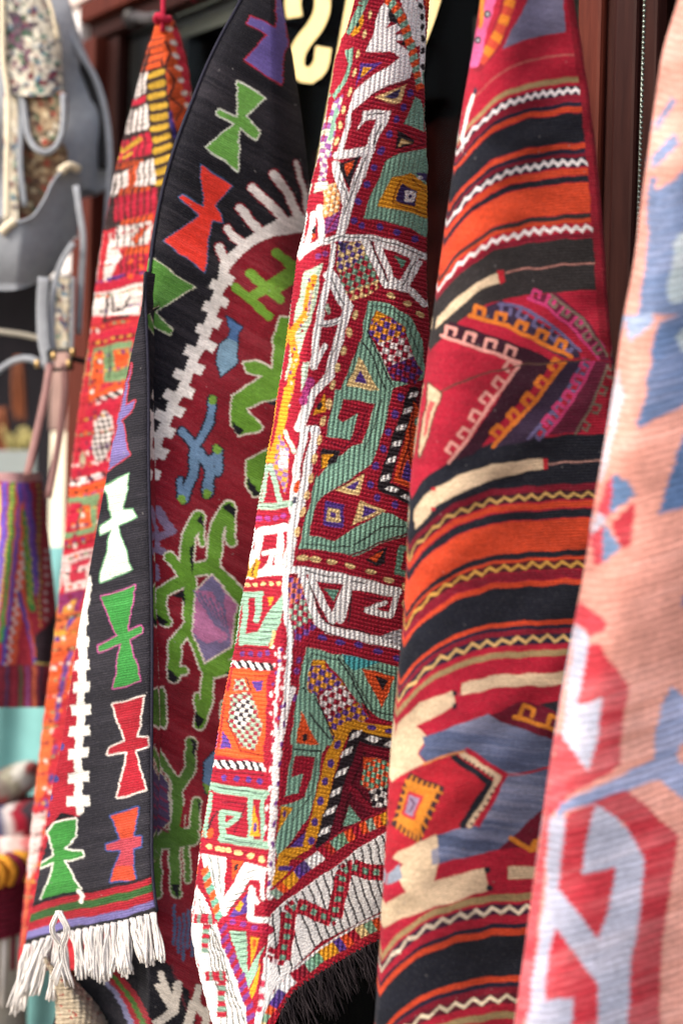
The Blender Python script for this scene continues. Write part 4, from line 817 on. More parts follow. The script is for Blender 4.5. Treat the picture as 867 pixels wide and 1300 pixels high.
g.ladder([(25, 385), (115, 388)], 42, 15, [R, (120, 140, 130), R], 'hem_zigzag'); g.ladder([(76, 410), (74, 530)], 30, 20, [R, (120, 150, 136)], 'hem_zigzag'); g.ladder([(75, 630), (165, 632)], 42, 15, [R, (120, 140, 130), R], 'hem_zigzag'); g.ladder([(142, 650), (140, 800)], 36, 20, [R, (120, 150, 136)], 'hem_zigzag')
g.ladder([(142, 395), (165, 510), (220, 622), (262, 770), (272, 860)], 38, 22, [R, (120, 60, 140)], 'red_and_purple_ladder', 0.6)
g.line([(330, 560), (312, 700), (290, 860)], 22, W); g.ladder([(316, 620), (300, 780)], 18, 24, [(236, 226, 230), (200, 60, 90)])

RG3 = lambda y: sitp(y, [(-70, 452), (0, 447), (200, 430), (330, 408), (450, 392), (600, 376), (720, 364), (900, 357), (1050, 346), (1150, 338), (1300, 329), (1370, 324)])
L3 = lambda y: sitp(y, [(-70, 462), (0, 450), (74, 431), (118, 423), (200, 407), (241, 398), (288, 391), (331, 382), (376, 375), (415, 370), (473, 361), (524, 353), (573, 344), (621, 335), (655, 329), (721, 319), (763, 310), (824, 301), (880, 289), (946, 278), (994, 271), (1066, 259), (1122, 252), (1170, 246), (1218, 252), (1278, 267), (1330, 281), (1370, 290)])
E3 = lambda y: sitp(y, [(-70, 543), (0, 541), (74, 538), (130, 536), (185, 539), (288, 539), (366, 539), (415, 542), (480, 545), (600, 546), (800, 540), (900, 532), (1100, 515), (1188, 503), (1370, 497)])
bot3 = lambda u: sitp(u, [(0, 1352), (0.22, 1350), (0.33, 1302), (0.44, 1266), (0.59, 1239), (0.75, 1215), (0.94, 1189), (1, 1182)])
def dep3(px, py, u):
    x = px - RG3(py); r = np.interp(py, [0, 500, 800], [20, 14, 7]); s = np.sqrt(x * x + r * r) - r
    dd = 1.805 + np.where(x < 0, 1.30, 0.50) * s * 0.00101
    dd = dd + 0.035 * np.clip((px - (E3(py) - 46)) / 46, 0, 1) ** 2 * np.interp(py, [0, 480, 700], [1, 1, 0.3])
    return dd + 0.005 * np.sin(py / 88.0 + px / 50.0) + 0.003 * np.sin(py / 37.0)
def st3(px, py):
    x = px - RG3(py); s = x; t = py - np.where(x < 0, 0.12, 0.23) * x
    return s, t
def look(a, px, py): return a[np.clip(((py - p3.y0) * p3.ss).astype(int), 0, p3.H - 1), np.clip(((px - p3.x0) * p3.ss).astype(int), 0, p3.W - 1)]
# stitch relief: chained rows, upright columns, knots; yarn valleys show the darker ground cloth
def heights(px, py):
    s, t = st3(px, py); w = 0.6 * np.sin(py / 17.0) + 0.5 * np.sin(px / 13.0); m = look(p3.mode, px, py)
    row = (t + w) / 5.2; fr = row - np.floor(row); sg = np.where(np.floor(row) % 2 < 1, 1.0, -1.0)
    stc = (s + sg * (fr - 0.5) * 3.0) / 4.6; fs = stc - np.floor(stc)
    h1 = np.sin(np.pi * fr) ** 0.6 * (0.62 + 0.38 * np.sin(np.pi * fs) ** 0.7)
    cl_ = (s + w) / 6.0; fc = cl_ - np.floor(cl_); rw = (t + 1.6 * (fc - 0.5)) / 4.4; fq = rw - np.floor(rw)
    h2 = np.sin(np.pi * fc) ** 0.5 * (0.6 + 0.4 * np.sin(np.pi * fq) ** 0.7)
    h3 = (np.sin(np.pi * fr) ** 0.5) * (np.sin(np.pi * fc) ** 0.5)
    hm = np.where((fq > 0.15), 0.9, 0.6)
    return np.select([m == 1, m == 2, m == 3, m == 4], [h1, h2, h3, hm], h1), fc, fq, fr, fs, m
X3, Y3 = np.meshgrid(p3.x0 + (np.arange(p3.W) + 0.5) / p3.ss, p3.y0 + (np.arange(p3.H) + 0.5) / p3.ss)
hh, fc, fq, fr, fs, mm = heights(X3, Y3)
gap2 = (mm == 2) & (fc < 0.20) & (fq < 0.5); gap1 = (mm == 1) & (fr < 0.16)
p3.col[gap2] = p3.col[gap2] * 0.30; p3.col[gap1] *= 0.66
rel3 = lambda px, py, u: 0.0025 * heights(px, py)[0] + 0.0005 * (RNG.random(px.shape) - 0.5)
P3, o3 = textile(rug3, p3, L3, E3, one(-62), bot3, dep3, M_STITCH, 1.22, relief=rel3, uvf=lambda x, y, u: st3(x, y), wrapL=0.06, wrapR=0.09, jitter=0.35)
# dark fringe below the hem
row = P3[-1]; nuF = row.shape[0]; rs = random.Random(3)
for i in range(28):
    ft = 0.36 + 0.62 * (i + 0.5) / 28; b_ = row[int(13 + ft * (nuF - 27))] + np.array([0, -0.001, 0.002])
    tip = b_ + np.array([0.016 + rs.uniform(-0.006, 0.008), rs.uniform(-0.01, 0.012), -rs.uniform(0.028, 0.066)])
    tassel(b_, tip, 8, 0.0085, M_YARN_DARK, rug3, 'tassel', 0.0006, rs, 8, 0.2)
# ------------------------------------------------------------------ striped red rug with white zigzag lines
RD, BK, OG, NV, TAN, CRM, MAR, CHR = (184, 26, 56), (30, 33, 46), (218, 72, 36), (34, 34, 58), (170, 146, 104), (230, 204, 172), (136, 20, 46), (52, 48, 50)
rug4 = empty('striped_kilim', unproj(620, 1300, 1.65), 'red kilim banded in black and orange with white zigzag lines, hanging beside the wooden post', 'rug')
p4 = Pattern(450, -70, 830, 1370, RD)
L4 = lambda y: sitp(y, [(-70, 622), (0, 610), (60, 601), (130, 589), (200, 579), (300, 565), (450, 545), (600, 525), (780, 516), (950, 500), (1130, 490), (1300, 480), (1370, 476)])
E4 = lambda y: sitp(y, [(-70, 714), (0, 724), (75, 736), (150, 746), (290, 760), (400, 768), (470, 775), (700, 790), (1370, 800)])
X4, Y4 = np.meshgrid(p4.x0 + (np.arange(p4.W) + 0.5) / p4.ss, p4.y0 + (np.arange(p4.H) + 0.5) / p4.ss)
def tcoord(px, py):
    l, e = L4(py), E4(py); u = np.clip((px - l) / (e - l), -0.05, 1.1); tau = np.interp(py, [120, 800], [0.25, 0.165])
    return u, py - 80 * np.exp(-u / tau) + 3
U4, T4 = tcoord(X4, Y4); T4w = T4 + 0.7 * np.sin(X4 / 19.0) + 0.5 * np.sin(X4 / 7.0)
def band(t0, t1, c, part='stripe', u0=-1, u1=2):
    k = (T4w >= t0) & (T4w < t1) & (U4 >= u0) & (U4 < u1); p4.col[k] = lin(c)
    if part: p4.pid[k] = p4.part(part)
def zig(tc, amp, w, c, bgc=None, per=0.068, part='zigzag_line'):
    if bgc: band(tc - amp - w * 0.7, tc + amp + w * 0.7, bgc, None)
    ph = U4 / per; tr = np.abs((ph - np.floor(ph)) * 4 - 2) - 1
    k = np.abs(T4 - tc - amp * tr) < w * 0.62; p4.col[k] = lin(c)
    if part: p4.pid[k] = p4.part(part)
for t0, t1, c in ((99, 106, TAN), (123, 130, MAR), (131, 137, NV), (137, 144, OG), (145, 182, BK), (183, 190, OG), (190, 196, NV), (196, 203, MAR), (215, 224, OG), (225, 233, BK), (234, 272, OG), (273, 279, CHR), (279, 286, OG), (297, 303, MAR),
                  (304, 371, CHR), (554, 616, BK), (616, 625, MAR), (638, 646, OG), (648, 659, BK), (660, 700, OG), (700, 708, BK), (708, 713, OG), (725, 736, MAR), (737, 744, OG), (744, 788, BK), (788, 794, OG), (794, 799, NV), (799, 806, MAR), (826, 834, TAN),
                  (1134, 1143, TAN), (1172, 1178, NV), (1178, 1187, OG), (1187, 1238, BK), (1238, 1246, OG), (1246, 1252, NV), (1252, 1260, MAR), (1284, 1293, TAN), (1320, 1340, BK)):
    band(t0, t1, c)
zig(116.5, 2.6, 4.4, (238, 232, 236), NV); zig(207, 2.8, 4.6, (238, 232, 236), NV); zig(291, 2.8, 4.8, (238, 230, 232), RD)
zig(630, 3.2, 3.4, (222, 178, 104), (66, 30, 40)); zig(718, 3.4, 3.6, (226, 172, 80), (86, 30, 36)); zig(812, 3.6, 3.8, (226, 186, 120), NV); zig(1154, 3.8, 4.4, (234, 218, 196), (66, 36, 62)); zig(1267, 3.8, 4.2, (234, 218, 190), (96, 30, 46))
band(69.5, 71.3, (200, 120, 110), None, 0.0, 0.95); band(336, 338, (206, 140, 130), None, 0.4, 1); band(587.5, 589.5, (214, 160, 150), None, 0.5, 1)
I_, J_, K_, L_ = Pen(p4, 540, 0, 3.6125), Pen(p4, 520, 340, 3.3346), Pen(p4, 480, 680, 2.89), Pen(p4, 470, 1000, 3.468)
# top figures
I_.poly([(470, -250), (610, -250), (640, 148), (520, 165), (350, 222), (470, 0)], (124, 122, 156), 'grey_blue_triangle')
I_.line([(430, -250), (380, 0), (330, 180), (240, 300)], 62, (150, 24, 46), 'hooked_band')
I_.ladder([(440, -250), (390, 0), (335, 160), (250, 290)], 46, 40, [(224, 128, 34), (206, 70, 50)], 'hooked_band')
I_.line([(330, -250), (300, 0), (260, 130), (225, 290)], 46, (226, 96, 156), 'pink_band'); I_.dots([(283, 65), (240, 185)], 15, 18, (60, 54, 70)); I_.dots([(283, 65), (240, 185)], 6, 7, (190, 190, 200))
I_.line([(255, -100), (262, 40), (250, 120)], 18, (226, 140, 40))
I_.poly([(225, 405), (235, 415), (200, 520), (165, 700), (160, 640), (190, 500)], (240, 236, 238)); I_.dots([(225, 420)], 9, 16, (60, 60, 80))
for t0 in (0.955,):     # crimson selvedge on the right
    k = (U4 > t0) & (T4 > -60) & (T4 < 560); p4.col[k] = lin((150, 20, 44)); p4.pid[k] = p4.part('crimson_selvedge')
def hooks(pen, path, h, per, w, c, pid, flip=1):
    P = np.array(path, float); t = np.concatenate([[0], np.cumsum(np.linalg.norm(np.diff(P, axis=0), axis=1))]); n = max(1, int(t[-1] / per))
    pen.line(path, w, c, pid)
    for i in range(n):
        ta = t[-1] * (i + 0.15) / n; A_ = np.array([np.interp(ta, t, P[:, k]) for k in (0, 1)]); B_ = np.array([np.interp(ta + 3, t, P[:, k]) for k in (0, 1)])
        dd = (B_ - A_) / (np.linalg.norm(B_ - A_) + 1e-9); nn = np.array([dd[1], -dd[0]]) * flip
        pen.line([A_, A_ + nn * h, A_ + nn * h + dd * per * 0.48, A_ + nn * h * 0.45 + dd * per * 0.48], w, c, pid)
q = J_.poly([(115, 215), (200, 122), (290, 62), (372, 18), (392, 55), (300, 92), (212, 162), (108, 265)], CRM, 'cream_bar'); J_.poly([(366, 10), (396, 8), (402, 55), (380, 66)], (196, 34, 50), q)
q = J_.poly([(18, 1025), (60, 970), (100, 935), (200, 882), (350, 832), (560, 806), (572, 850), (400, 882), (240, 940), (110, 1012), (20, 1110)], CRM, 'cream_bar'); J_.poly([(560, 808), (582, 806), (584, 852), (566, 854)], (196, 34, 50), q); J_.dots([(100, 938), (100, 1020)], 10, 8, (196, 34, 50), 0, q)
q = J_.poly([(175, 225), (560, 365), (600, 392), (550, 440), (470, 402), (130, 285)], (58, 20, 40), 'hooked_chevron'); J_.poly([(470, 408), (600, 390), (575, 445), (262, 795), (165, 822), (250, 740)], (58, 20, 40), q)
hooks(J_, [(130, 288), (300, 342), (465, 402)], 48, 84, 14, (238, 166, 158), q); hooks(J_, [(465, 408), (330, 590), (240, 735), (165, 822)], 44, 82, 14, (238, 166, 158), q, -1)
q = J_.poly([(240, 205), (390, 135), (700, 330), (720, 380), (650, 385), (430, 255)], (60, 44, 70), 'hooked_chevron'); J_.poly([(650, 400), (745, 390), (520, 730), (350, 762), (480, 600)], (60, 44, 70), q)
hooks(J_, [(380, 150), (470, 165), (600, 245), (720, 350)], -40, 80, 14, (112, 104, 150), q); hooks(J_, [(735, 395), (620, 590), (500, 722)], -40, 80, 14, (112, 104, 150), q, -1)
hooks(J_, [(255, 205), (420, 248), (560, 318), (680, 378)], 44, 80, 18, (232, 128, 40), q); hooks(J_, [(655, 402), (520, 575), (352, 755)], 44, 80, 18, (232, 128, 40), q, -1)
q = J_.line([(500, 130), (560, 150), (700, 260), (800, 385)], 14, (214, 60, 120), 'hooked_chevron'); J_.poly([(520, 125), (620, 105), (760, 230), (850, 390), (800, 390), (690, 270)], (110, 30, 60), q); J_.poly([(790, 395), (850, 395), (720, 700), (590, 705), (690, 560)], (110, 30, 60), q)
hooks(J_, [(500, 130), (580, 165), (700, 265), (800, 385)], 46, 66, 13, (216, 62, 126), q); hooks(J_, [(780, 400), (690, 560), (580, 705)], 46, 70, 13, (216, 62, 126), q, -1)
hooks(J_, [(600, 115), (730, 215), (835, 370)], -34, 66, 11, (130, 112, 100), q); hooks(J_, [(838, 410), (770, 580), (700, 705)], -34, 66, 11, (130, 112, 100), q, -1)
J_.line([(130, 522), (300, 452), (470, 412), (760, 390)], 7, (96, 70, 60))
q = J_.poly([(78, 488), (130, 530), (100, 625), (62, 745), (40, 800), (42, 720), (70, 600)], (232, 196, 164), 'cream_motif', (84, 66, 56), 6); J_.poly([(80, 560), (104, 570), (70, 700), (55, 720)], (214, 90, 90), q)
# lower figures
q = K_.poly([(40, 800), (75, 690), (110, 650), (150, 612), (270, 570), (282, 622), (140, 702), (182, 742), (145, 800), (172, 832), (110, 862), (40, 910)], CRM, 'cream_stepped_motif')
band(855, 871, CRM, 'cream_bar', 0.27, 2)
K_.poly([(270, 568), (290, 575), (285, 590), (270, 588)], BK); K_.poly([(272, 620), (290, 618), (288, 636), (274, 640)], BK)
gp_ = K_.poly([(160, 740), (400, 655), (640, 742), (760, 742), (760, 960), (620, 1000), (440, 1152), (218, 1205), (215, 1100), (340, 1060), (460, 880), (340, 790), (180, 832), (150, 800), (172, 770)], (98, 112, 152), 'grey_blue_panel'); msk_ = p4.pid == gp_
q = K_.poly([(20, 930), (60, 900), (160, 842), (320, 790), (462, 870), (472, 890), (362, 1062), (280, 1076), (130, 1132), (20, 1190)], (194, 32, 52), 'red_hexagon'); rh_ = q
K_.line([(305, 798), (442, 888), (335, 1062)], 22, CRM, q); K_.line([(275, 812), (410, 905), (310, 1062)], 24, BK, q); K_.line([(325, 782), (468, 880), (370, 1062)], 14, RD, q); K_.line([(165, 836), (315, 786)], 8, (222, 140, 80), q)
for k in range(7): K_.dots([(318 + 17 * k, 818 + 11 * k)], 5, 5, BK, 0, q); K_.dots([(428 - 14 * k, 925 + 22 * k)], 5, 5, BK, 0, q)
q = K_.poly([(112, 868), (242, 922), (152, 1132), (48, 1062)], (60, 42, 48), 'comb_diamond'); p4.par[q] = rh_
K_.poly([(112, 895), (215, 935), (145, 1100), (70, 1048)], (230, 142, 40), q)
for k in range(6):
    tt = (k + 0.3) / 6
    K_.line([(118 + 115 * tt, 880 + 48 * tt), (112 + 105 * tt, 905 + 40 * tt)], 9, (230, 142, 40), q); K_.line([(150 - 95 * tt, 1124 - 58 * tt), (150 - 85 * tt, 1100 - 50 * tt)], 9, (230, 142, 40), q)
    K_.line([(236 - 84 * tt, 935 + 190 * tt), (214 - 72 * tt, 930 + 170 * tt)], 9, (230, 142, 40), q); K_.line([(56 + 54 * tt, 1050 - 170 * tt), (80 + 34 * tt, 1040 - 140 * tt)], 9, (230, 142, 40), q)
K_.poly([(112, 935), (165, 955), (135, 1045), (84, 1022)], (206, 50, 60), q); K_.poly([(115, 950), (150, 964), (130, 1030), (98, 1015)], (158, 138, 170), q); K_.line([(120, 965), (132, 985), (118, 1010)], 7, (96, 60, 90), q)
q = K_.poly([(405, 662), (510, 610), (760, 640), (760, 770), (640, 752)], (112, 16, 44), 'hooked_motif'); hooks(K_, [(500, 665), (580, 690), (700, 735)], 46, 90, 16, (226, 138, 40), q); K_.poly([(590, 615), (660, 605), (660, 650)], (40, 40, 50), q)
q = K_.poly([(440, 1152), (620, 985), (700, 985), (700, 1130)], (112, 16, 44), 'hooked_motif'); hooks(K_, [(560, 1150), (620, 1080)], 50, 90, 18, (226, 138, 40), q, -1); K_.line([(485, 1110), (555, 1152), (575, 1120)], 18, (226, 138, 40), q)
K_.line([(470, 882), (560, 866), (650, 845)], 9, (190, 40, 60))
q = L_.poly([(100, 310), (125, 280), (295, 205), (302, 330), (275, 412), (500, 352), (522, 450), (300, 522), (150, 570), (20, 640), (30, 560), (75, 500), (152, 462), (120, 390), (142, 335)], CRM, 'cream_stepped_motif')
L_.poly([(265, 275), (300, 262), (300, 335), (270, 338)], (150, 150, 170), q); L_.poly([(75, 380), (128, 335), (142, 402), (70, 425)], (150, 160, 180))
band(1100, 1116, CRM, 'cream_bar', 0.5, 2); L_.dots([(512, 360), (526, 440)], 14, 14, BK)
c0_ = p4.col.copy(); abrash(p4, -0.12, 0.40, (150, 150, 170), 8, 2.6, 0.30); keep_ = (p4.pid == gp_)[..., None]; p4.col = np.where(keep_, p4.col, c0_)
abrash(p4, -0.2, 0.0, (200, 170, 150), 9, 3.0, 0.11)
lint(p4, 90, 5)
k_ = p4.col.min(-1, keepdims=True) > 0.55; p4.col *= np.where(k_, 0.92, 0.74)
def dep4(px, py, u):
    w = E4(py) - L4(py)
    return 1.60 + 0.00088 * w * (0.42 * u) + 0.055 * np.exp(-u / 0.13) + 0.0045 * np.sin(py / 75.0 + px / 60.0) + 0.012 * np.sin(py / 210.0) + (0.0016 * np.sin(py / 12.0 + px / 17.0) + 0.0012 * np.sin(py / 8.5 - px / 23.0 + 1.0)) * (0.5 + 0.5 * np.sin(py / 57.0 + px / 39.0)) + 0.004 * np.sin((px - 668) / (12.0 + py / 26.0)) * np.clip(1 - py / 520.0, 0, 1)
P4, o4 = textile(rug4, p4, L4, E4, one(-62), one(1362), dep4, M_KILIM_FINE, 1.45, uvf=lambda x, y, u: (x, tcoord(x, y)[1]), wrapL=0.07, wrapR=0.06, jitter=0.4, vcell=1.25)

# ------------------------------------------------------------------ salmon rug nearest the camera
SAL, BL5, PAL, RD5 = (238, 166, 152), (118, 140, 184), (198, 202, 226), (206, 60, 74)
rug5 = empty('salmon_kilim', unproj(800, 1300, 1.45), 'faded salmon kilim with slate blue steps and red hooked figure, nearest the camera', 'rug')
p5 = Pattern(630, -70, 960, 1370, SAL)
M5, N5, O5 = Pen(p5, 720, 0, 3.25), Pen(p5, 667, 400, 3.25), Pen(p5, 640, 780, 2.5)
M5.poly([(362, 540), (365, 500), (430, 398), (445, 420), (400, 490), (385, 520)], BL5, 'blue_bar')
M5.poly([(345, 700), (350, 640), (440, 548), (462, 592), (400, 660)], BL5, 'blue_bar')
M5.poly([(340, 730), (420, 760), (478, 700), (780, 560), (780, 1300), (290, 1300), (335, 960), (322, 870)], BL5, 'blue_stepped_panel')
M5.poly([(355, 765), (470, 640), (780, 480), (780, 590), (478, 700), (372, 785)], SAL)
M5.poly([(335, 962), (305, 1150), (292, 1190), (250, 1300), (240, 1300), (290, 1050)], SAL)
M5.poly([(478, 950), (440, 1000), (432, 1100), (405, 1200), (422, 1252), (500, 1240), (620, 1180), (700, 1000), (620, 900)], (186, 202, 214), 'pale_stepped_motif')
N5.poly([(405, 0), (530, -6), (530, 30), (424, 112)], (160, 180, 218), 'pale_blue_panel')
N5.poly([(545, 30), (650, -8), (1000, -60), (1000, 240), (650, 372), (460, 466), (455, 440), (480, 380), (500, 305), (496, 270), (520, 205), (514, 150)], (104, 130, 178), 'blue_stepped_panel')
N5.poly([(620, 85), (700, 20), (800, 40), (740, 150), (640, 150)], (186, 202, 214), 'pale_stepped_motif')
N5.poly([(372, 195), (402, 335), (380, 425), (352, 520), (322, 670), (300, 700), (350, 460)], (216, 216, 234), 'overlit_pale_edge')  # pale blue edge stripe, its overexposed brightness put into the colour
N5.poly([(900, 420), (650, 498), (620, 570), (618, 600), (590, 680), (570, 742), (545, 822), (650, 792), (900, 720)], (92, 122, 172), 'blue_stepped_panel')
q = p5.part('diamond_motif')
N5.poly([(370, 652), (415, 680), (455, 745), (345, 822), (345, 700)], (108, 138, 184), q); N5.poly([(357, 668), (345, 822), (322, 842), (298, 802), (330, 690)], (214, 74, 90), q)
N5.poly([(455, 770), (430, 950), (395, 962), (350, 860)], (198, 58, 72), q); N5.poly([(330, 860), (392, 962), (312, 1027), (310, 900)], (120, 148, 190), q); N5.poly([(320, 868), (312, 1032), (280, 1032), (262, 902)], (214, 74, 90), q); N5.poly([(300, 808), (336, 842), (264, 915)], (206, 206, 228), q)
N5.poly([(640, 1200), (660, 1120), (760, 1060), (760, 1200)], (92, 122, 172), 'blue_bar')
O5.poly([(180, 420), (225, 28), (262, 60), (268, 95), (248, 195), (230, 292), (308, 264), (300, 382), (265, 502), (200, 405), (172, 365)], PAL, 'pale_hook')
O5.poly([(215, 20), (238, -50), (262, -20), (320, 18), (326, 40), (275, 78), (258, 50)], (210, 66, 80), 'red_hook')
O5.poly([(265, 98), (300, 92), (335, 150), (398, 225), (376, 330), (366, 482), (200, 580), (150, 520), (160, 400), (175, 372), (265, 498), (300, 382), (308, 262), (230, 292), (250, 190)], RD5, 'red_hook')
O5.poly([(175, 600), (330, 532), (470, 462), (480, 372), (500, 282), (530, 228), (620, 300), (680, 420), (600, 520), (570, 590), (490, 522), (330, 582), (200, 622), (150, 660)], (146, 160, 204), 'pale_blue_branch')
O5.poly([(545, 440), (568, 400), (590, 460), (560, 480)], SAL)
O5.poly([(60, 1350), (130, 900), (140, 640), (200, 640), (300, 590), (470, 760), (420, 1100), (390, 1360)], (182, 186, 212), 'pale_hook_panel')
O5.poly([(200, 632), (380, 555), (442, 600), (490, 650), (552, 702), (532, 830), (512, 960), (497, 1080), (490, 1380), (385, 1380), (402, 1100), (430, 960), (436, 830), (447, 780), (380, 660), (290, 603), (265, 690), (243, 828), (357, 800), (332, 920), (300, 1032), (172, 870), (185, 720)], (194, 50, 66), 'red_hook')
O5.poly([(162, 995), (300, 1180), (290, 1380), (208, 1380), (220, 1213), (130, 1228), (135, 1100)], (206, 50, 68), 'red_hook')
O5.poly([(150, 450), (200, 580), (142, 640), (120, 900), (80, 1250), (20, 1400), (20, 1250), (70, 1000), (120, 700)], (212, 72, 86), 'red_edge_band')
abrash(p5, 0.33, 0.11, (232, 206, 208), 3, 4.2, 0.12); p5.col *= 0.84
L5 = lambda y: sitp(y, [(-70, 884), (0, 862), (61, 844), (123, 834), (190, 825), (261, 815), (323, 808), (400, 794), (492, 781), (572, 768), (640, 756), (738, 741), (800, 729), (852, 720), (948, 704), (1060, 688), (1180, 672), (1296, 656), (1370, 646)])
E5 = lambda y: itp(y, [(-70, 960), (0, 955), (1370, 955)])
def dep5(px, py, u):
    x = np.clip(px - L5(py), 0, None)
    return 1.42 + 0.00078 * 0.40 * x + 0.055 * np.exp(-x / 26.0) + 0.004 * np.sin(py / 66.0 + px / 45.0)
P5, o5 = textile(rug5, p5, L5, E5, one(-62), one(1362), dep5, M_KILIM_SOFT, 2.0, uvf=lambda x, y, u: (x, y + 0.33 * x - 22 * np.exp(-np.clip(x - L5(y), 0, None) / 25.0) * -1), wrapL=0.07, wrapR=0.05, jitter=0.5, serr=(8.5, 4.5))

# ------------------------------------------------------------------ narrow stitched rug hung from a red cord
rug1 = empty('narrow_stitched_rug', unproj(100, 1150, 2.3), 'narrow orange and red stitched rug hung by a red cord', 'rug')
BRN, YE, PK, OR1, WH1, GR1 = (58, 42, 44), (216, 172, 52), (206, 34, 66), (236, 92, 40), (236, 226, 224), (128, 160, 116)
p1 = Pattern(20, 10, 270, 1260, (204, 46, 60))
T6, Pp, Q1, R1 = Pen(p1, 120, 0, 6.193), Pen(p1, 0, 0, 3.3346), Pen(p1, 0, 390, 3.3346), Pen(p1, 0, 780, 2.5)
Pen(p1).poly([(190, 10), (260, 10), (260, 250), (120, 300), (150, 200)], BRN)
q = T6.poly([(470, 190), (560, 120), (600, 160), (560, 330), (530, 540), (405, 570), (440, 420)], OR1, 'orange_row')
for k in range(5): T6.line([(420, 330 + 58 * k), (540, 300 + 58 * k)], 14, BRN, q)
for k in range(11):
    y = 92 + 13.6 * k; f0 = 189 + 0.07 * (y - 92); f1 = 206 + 0.10 * (y - 92)
    Pen(p1).line([(f0 + 2, y + 5), (f1, y)], 7.5, YE, 'yellow_dash')
RF = T6.poly([(560, 150), (600, 140), (640, 300), (700, 600), (760, 900), (680, 1120), (600, 900), (560, 560), (545, 420)], OR1, 'orange_side')
T6.line([(560, 330), (600, 440), (560, 540), (630, 640), (590, 760), (680, 850), (640, 950)], 16, BRN, RF); T6.line([(640, 250), (690, 500), (740, 800), (755, 900)], 60, PK, RF)
for x, y in ((585, 230), (615, 340), (640, 440), (660, 535), (682, 632), (706, 740), (724, 840)): T6.dots([(x, y)], 31, 19, WH1, 0.5, 'white_knot')
T6.line([(595, 890), (640, 1100)], 26, (70, 54, 140))
def blk(pen, pts, c, name, lines=0, lc=BRN):
    q = pen.poly(pts, c, name); P = np.array(pts, float)
    if lines:
        x0, x1, y0, y1 = P[:, 0].min(), P[:, 0].max(), P[:, 1].min(), P[:, 1].max()
        for k in range(1, lines + 1):
            x = x0 + (x1 - x0) * k / (lines + 1); pen.line([(x, y0 + 6), (x - 8, y1 - 6)], 7, lc, q)
    return q
for pts, c, nm, n in (([(585, 320), (628, 300), (618, 390), (575, 425)], WH1, 'white_block', 2), ([(575, 430), (625, 400), (625, 432), (580, 452)], PK, 'red_block', 0), ([(562, 475), (628, 440), (632, 550), (545, 565)], WH1, 'white_block', 3),
        ([(520, 602), (640, 560), (645, 650), (508, 690)], PK, 'red_block', 4), ([(515, 690), (610, 675), (606, 702), (510, 715)], OR1, 'orange_row', 6), ([(500, 740), (550, 722), (536, 800), (490, 832)], WH1, 'white_block', 1), ([(590, 690), (652, 670), (666, 780), (570, 790)], WH1, 'white_block', 3), ([(550, 720), (590, 700), (570, 790), (540, 800)], OR1, 'orange_row', 1),
        ([(515, 800), (640, 788), (640, 815), (510, 830)], OR1, 'orange_row', 5), ([(495, 840), (670, 795), (660, 910), (482, 942)], PK, 'red_block', 6), ([(520, 930), (650, 908), (650, 940), (515, 952)], OR1, 'orange_row', 5), ([(500, 960), (645, 940), (640, 1030), (478, 1062)], WH1, 'white_block', 5), ([(560, 1010), (620, 950), (635, 960), (575, 1040)], OR1, 'orange_row', 3), ([(535, 1045), (638, 1040), (636, 1070), (528, 1082)], OR1, 'orange_row', 4),
        ([(515, 1090), (632, 1070), (626, 1152), (500, 1182)], PK, 'red_block', 5), ([(470, 1000), (520, 1090), (462, 1182), (430, 1230)], WH1, 'white_block', 0), ([(428, 1192), (620, 1160), (600, 1200), (420, 1242)], PK, 'red_row', 0), ([(418, 1242), (612, 1196), (596, 1330), (400, 1340)], WH1, 'white_block', 0)):
    blk(Pp, pts, c, nm, n)
Pp.line([(455, 1180), (530, 1165)], 12, (70, 50, 130)); Pp.dots([(555, 1110), (600, 1130), (610, 1165), (560, 1175)], 11, 12, OR1)
Pp.line([(520, 640), (600, 590)], 14, YE); Pp.line([(525, 670), (560, 650)], 12, YE)
Q1.line([(462, -60), (448, 60), (545, 38)], 12, BRN); Q1.line([(480, -50), (478, 20), (520, 10), (550, -40)], 10, BRN); Q1.line([(435, 82), (560, 60)], 8, PK)
blk(Q1, [(413, 112), (584, 80), (572, 142), (406, 158)], PK, 'red_row', 0)
q = Q1.poly([(400, 172), (566, 140), (552, 305), (380, 330)], GR1, 'sage_frame'); Q1.poly([(485, 185), (556, 170), (545, 240), (488, 275)], OR1, q); Q1.poly([(405, 190), (440, 182), (445, 335), (375, 420)], OR1, q); Q1.line([(470, 165), (465, 300)], 6, BRN, q)
Q1.dots([(420, 230), (415, 270), (408, 310), (400, 350)], 6, 8, BRN)
blk(Q1, [(400, 380), (530, 300), (526, 345), (395, 420)], OR1, 'orange_row', 0); Q1.ladder([(400, 410), (530, 352)], 26, 18, [WH1, BRN], 'dashed_row', 0.6)
blk(Q1, [(372, 430), (512, 380), (475, 690), (310, 722)], PK, 'red_panel', 0)
q = Q1.check([(400, 500), (450, 430), (482, 470), (476, 580), (452, 640), (410, 672), (394, 600)], WH1, (70, 56, 56), 16, 0.6, 'white_lattice'); Q1.poly([(340, 640), (360, 610), (365, 660), (345, 690)], (190, 180, 150))
Q1.ladder([(300, 748), (455, 706)], 26, 18, [WH1, BRN, WH1], 'dashed_row', 0.6); blk(Q1, [(296, 772), (455, 730), (446, 792), (290, 806)], OR1, 'orange_row', 0); Q1.dots([(330, 785), (370, 775), (410, 765)], 7, 6, BRN)
q = Q1.poly([(288, 806), (428, 790), (406, 952), (270, 985)], GR1, 'sage_frame'); Q1.poly([(300, 832), (352, 824), (322, 950), (282, 955)], PK, q); Q1.poly([(358, 840), (388, 832), (388, 930), (330, 944)], OR1, q); Q1.line([(350, 830), (325, 950)], 5, BRN, q)
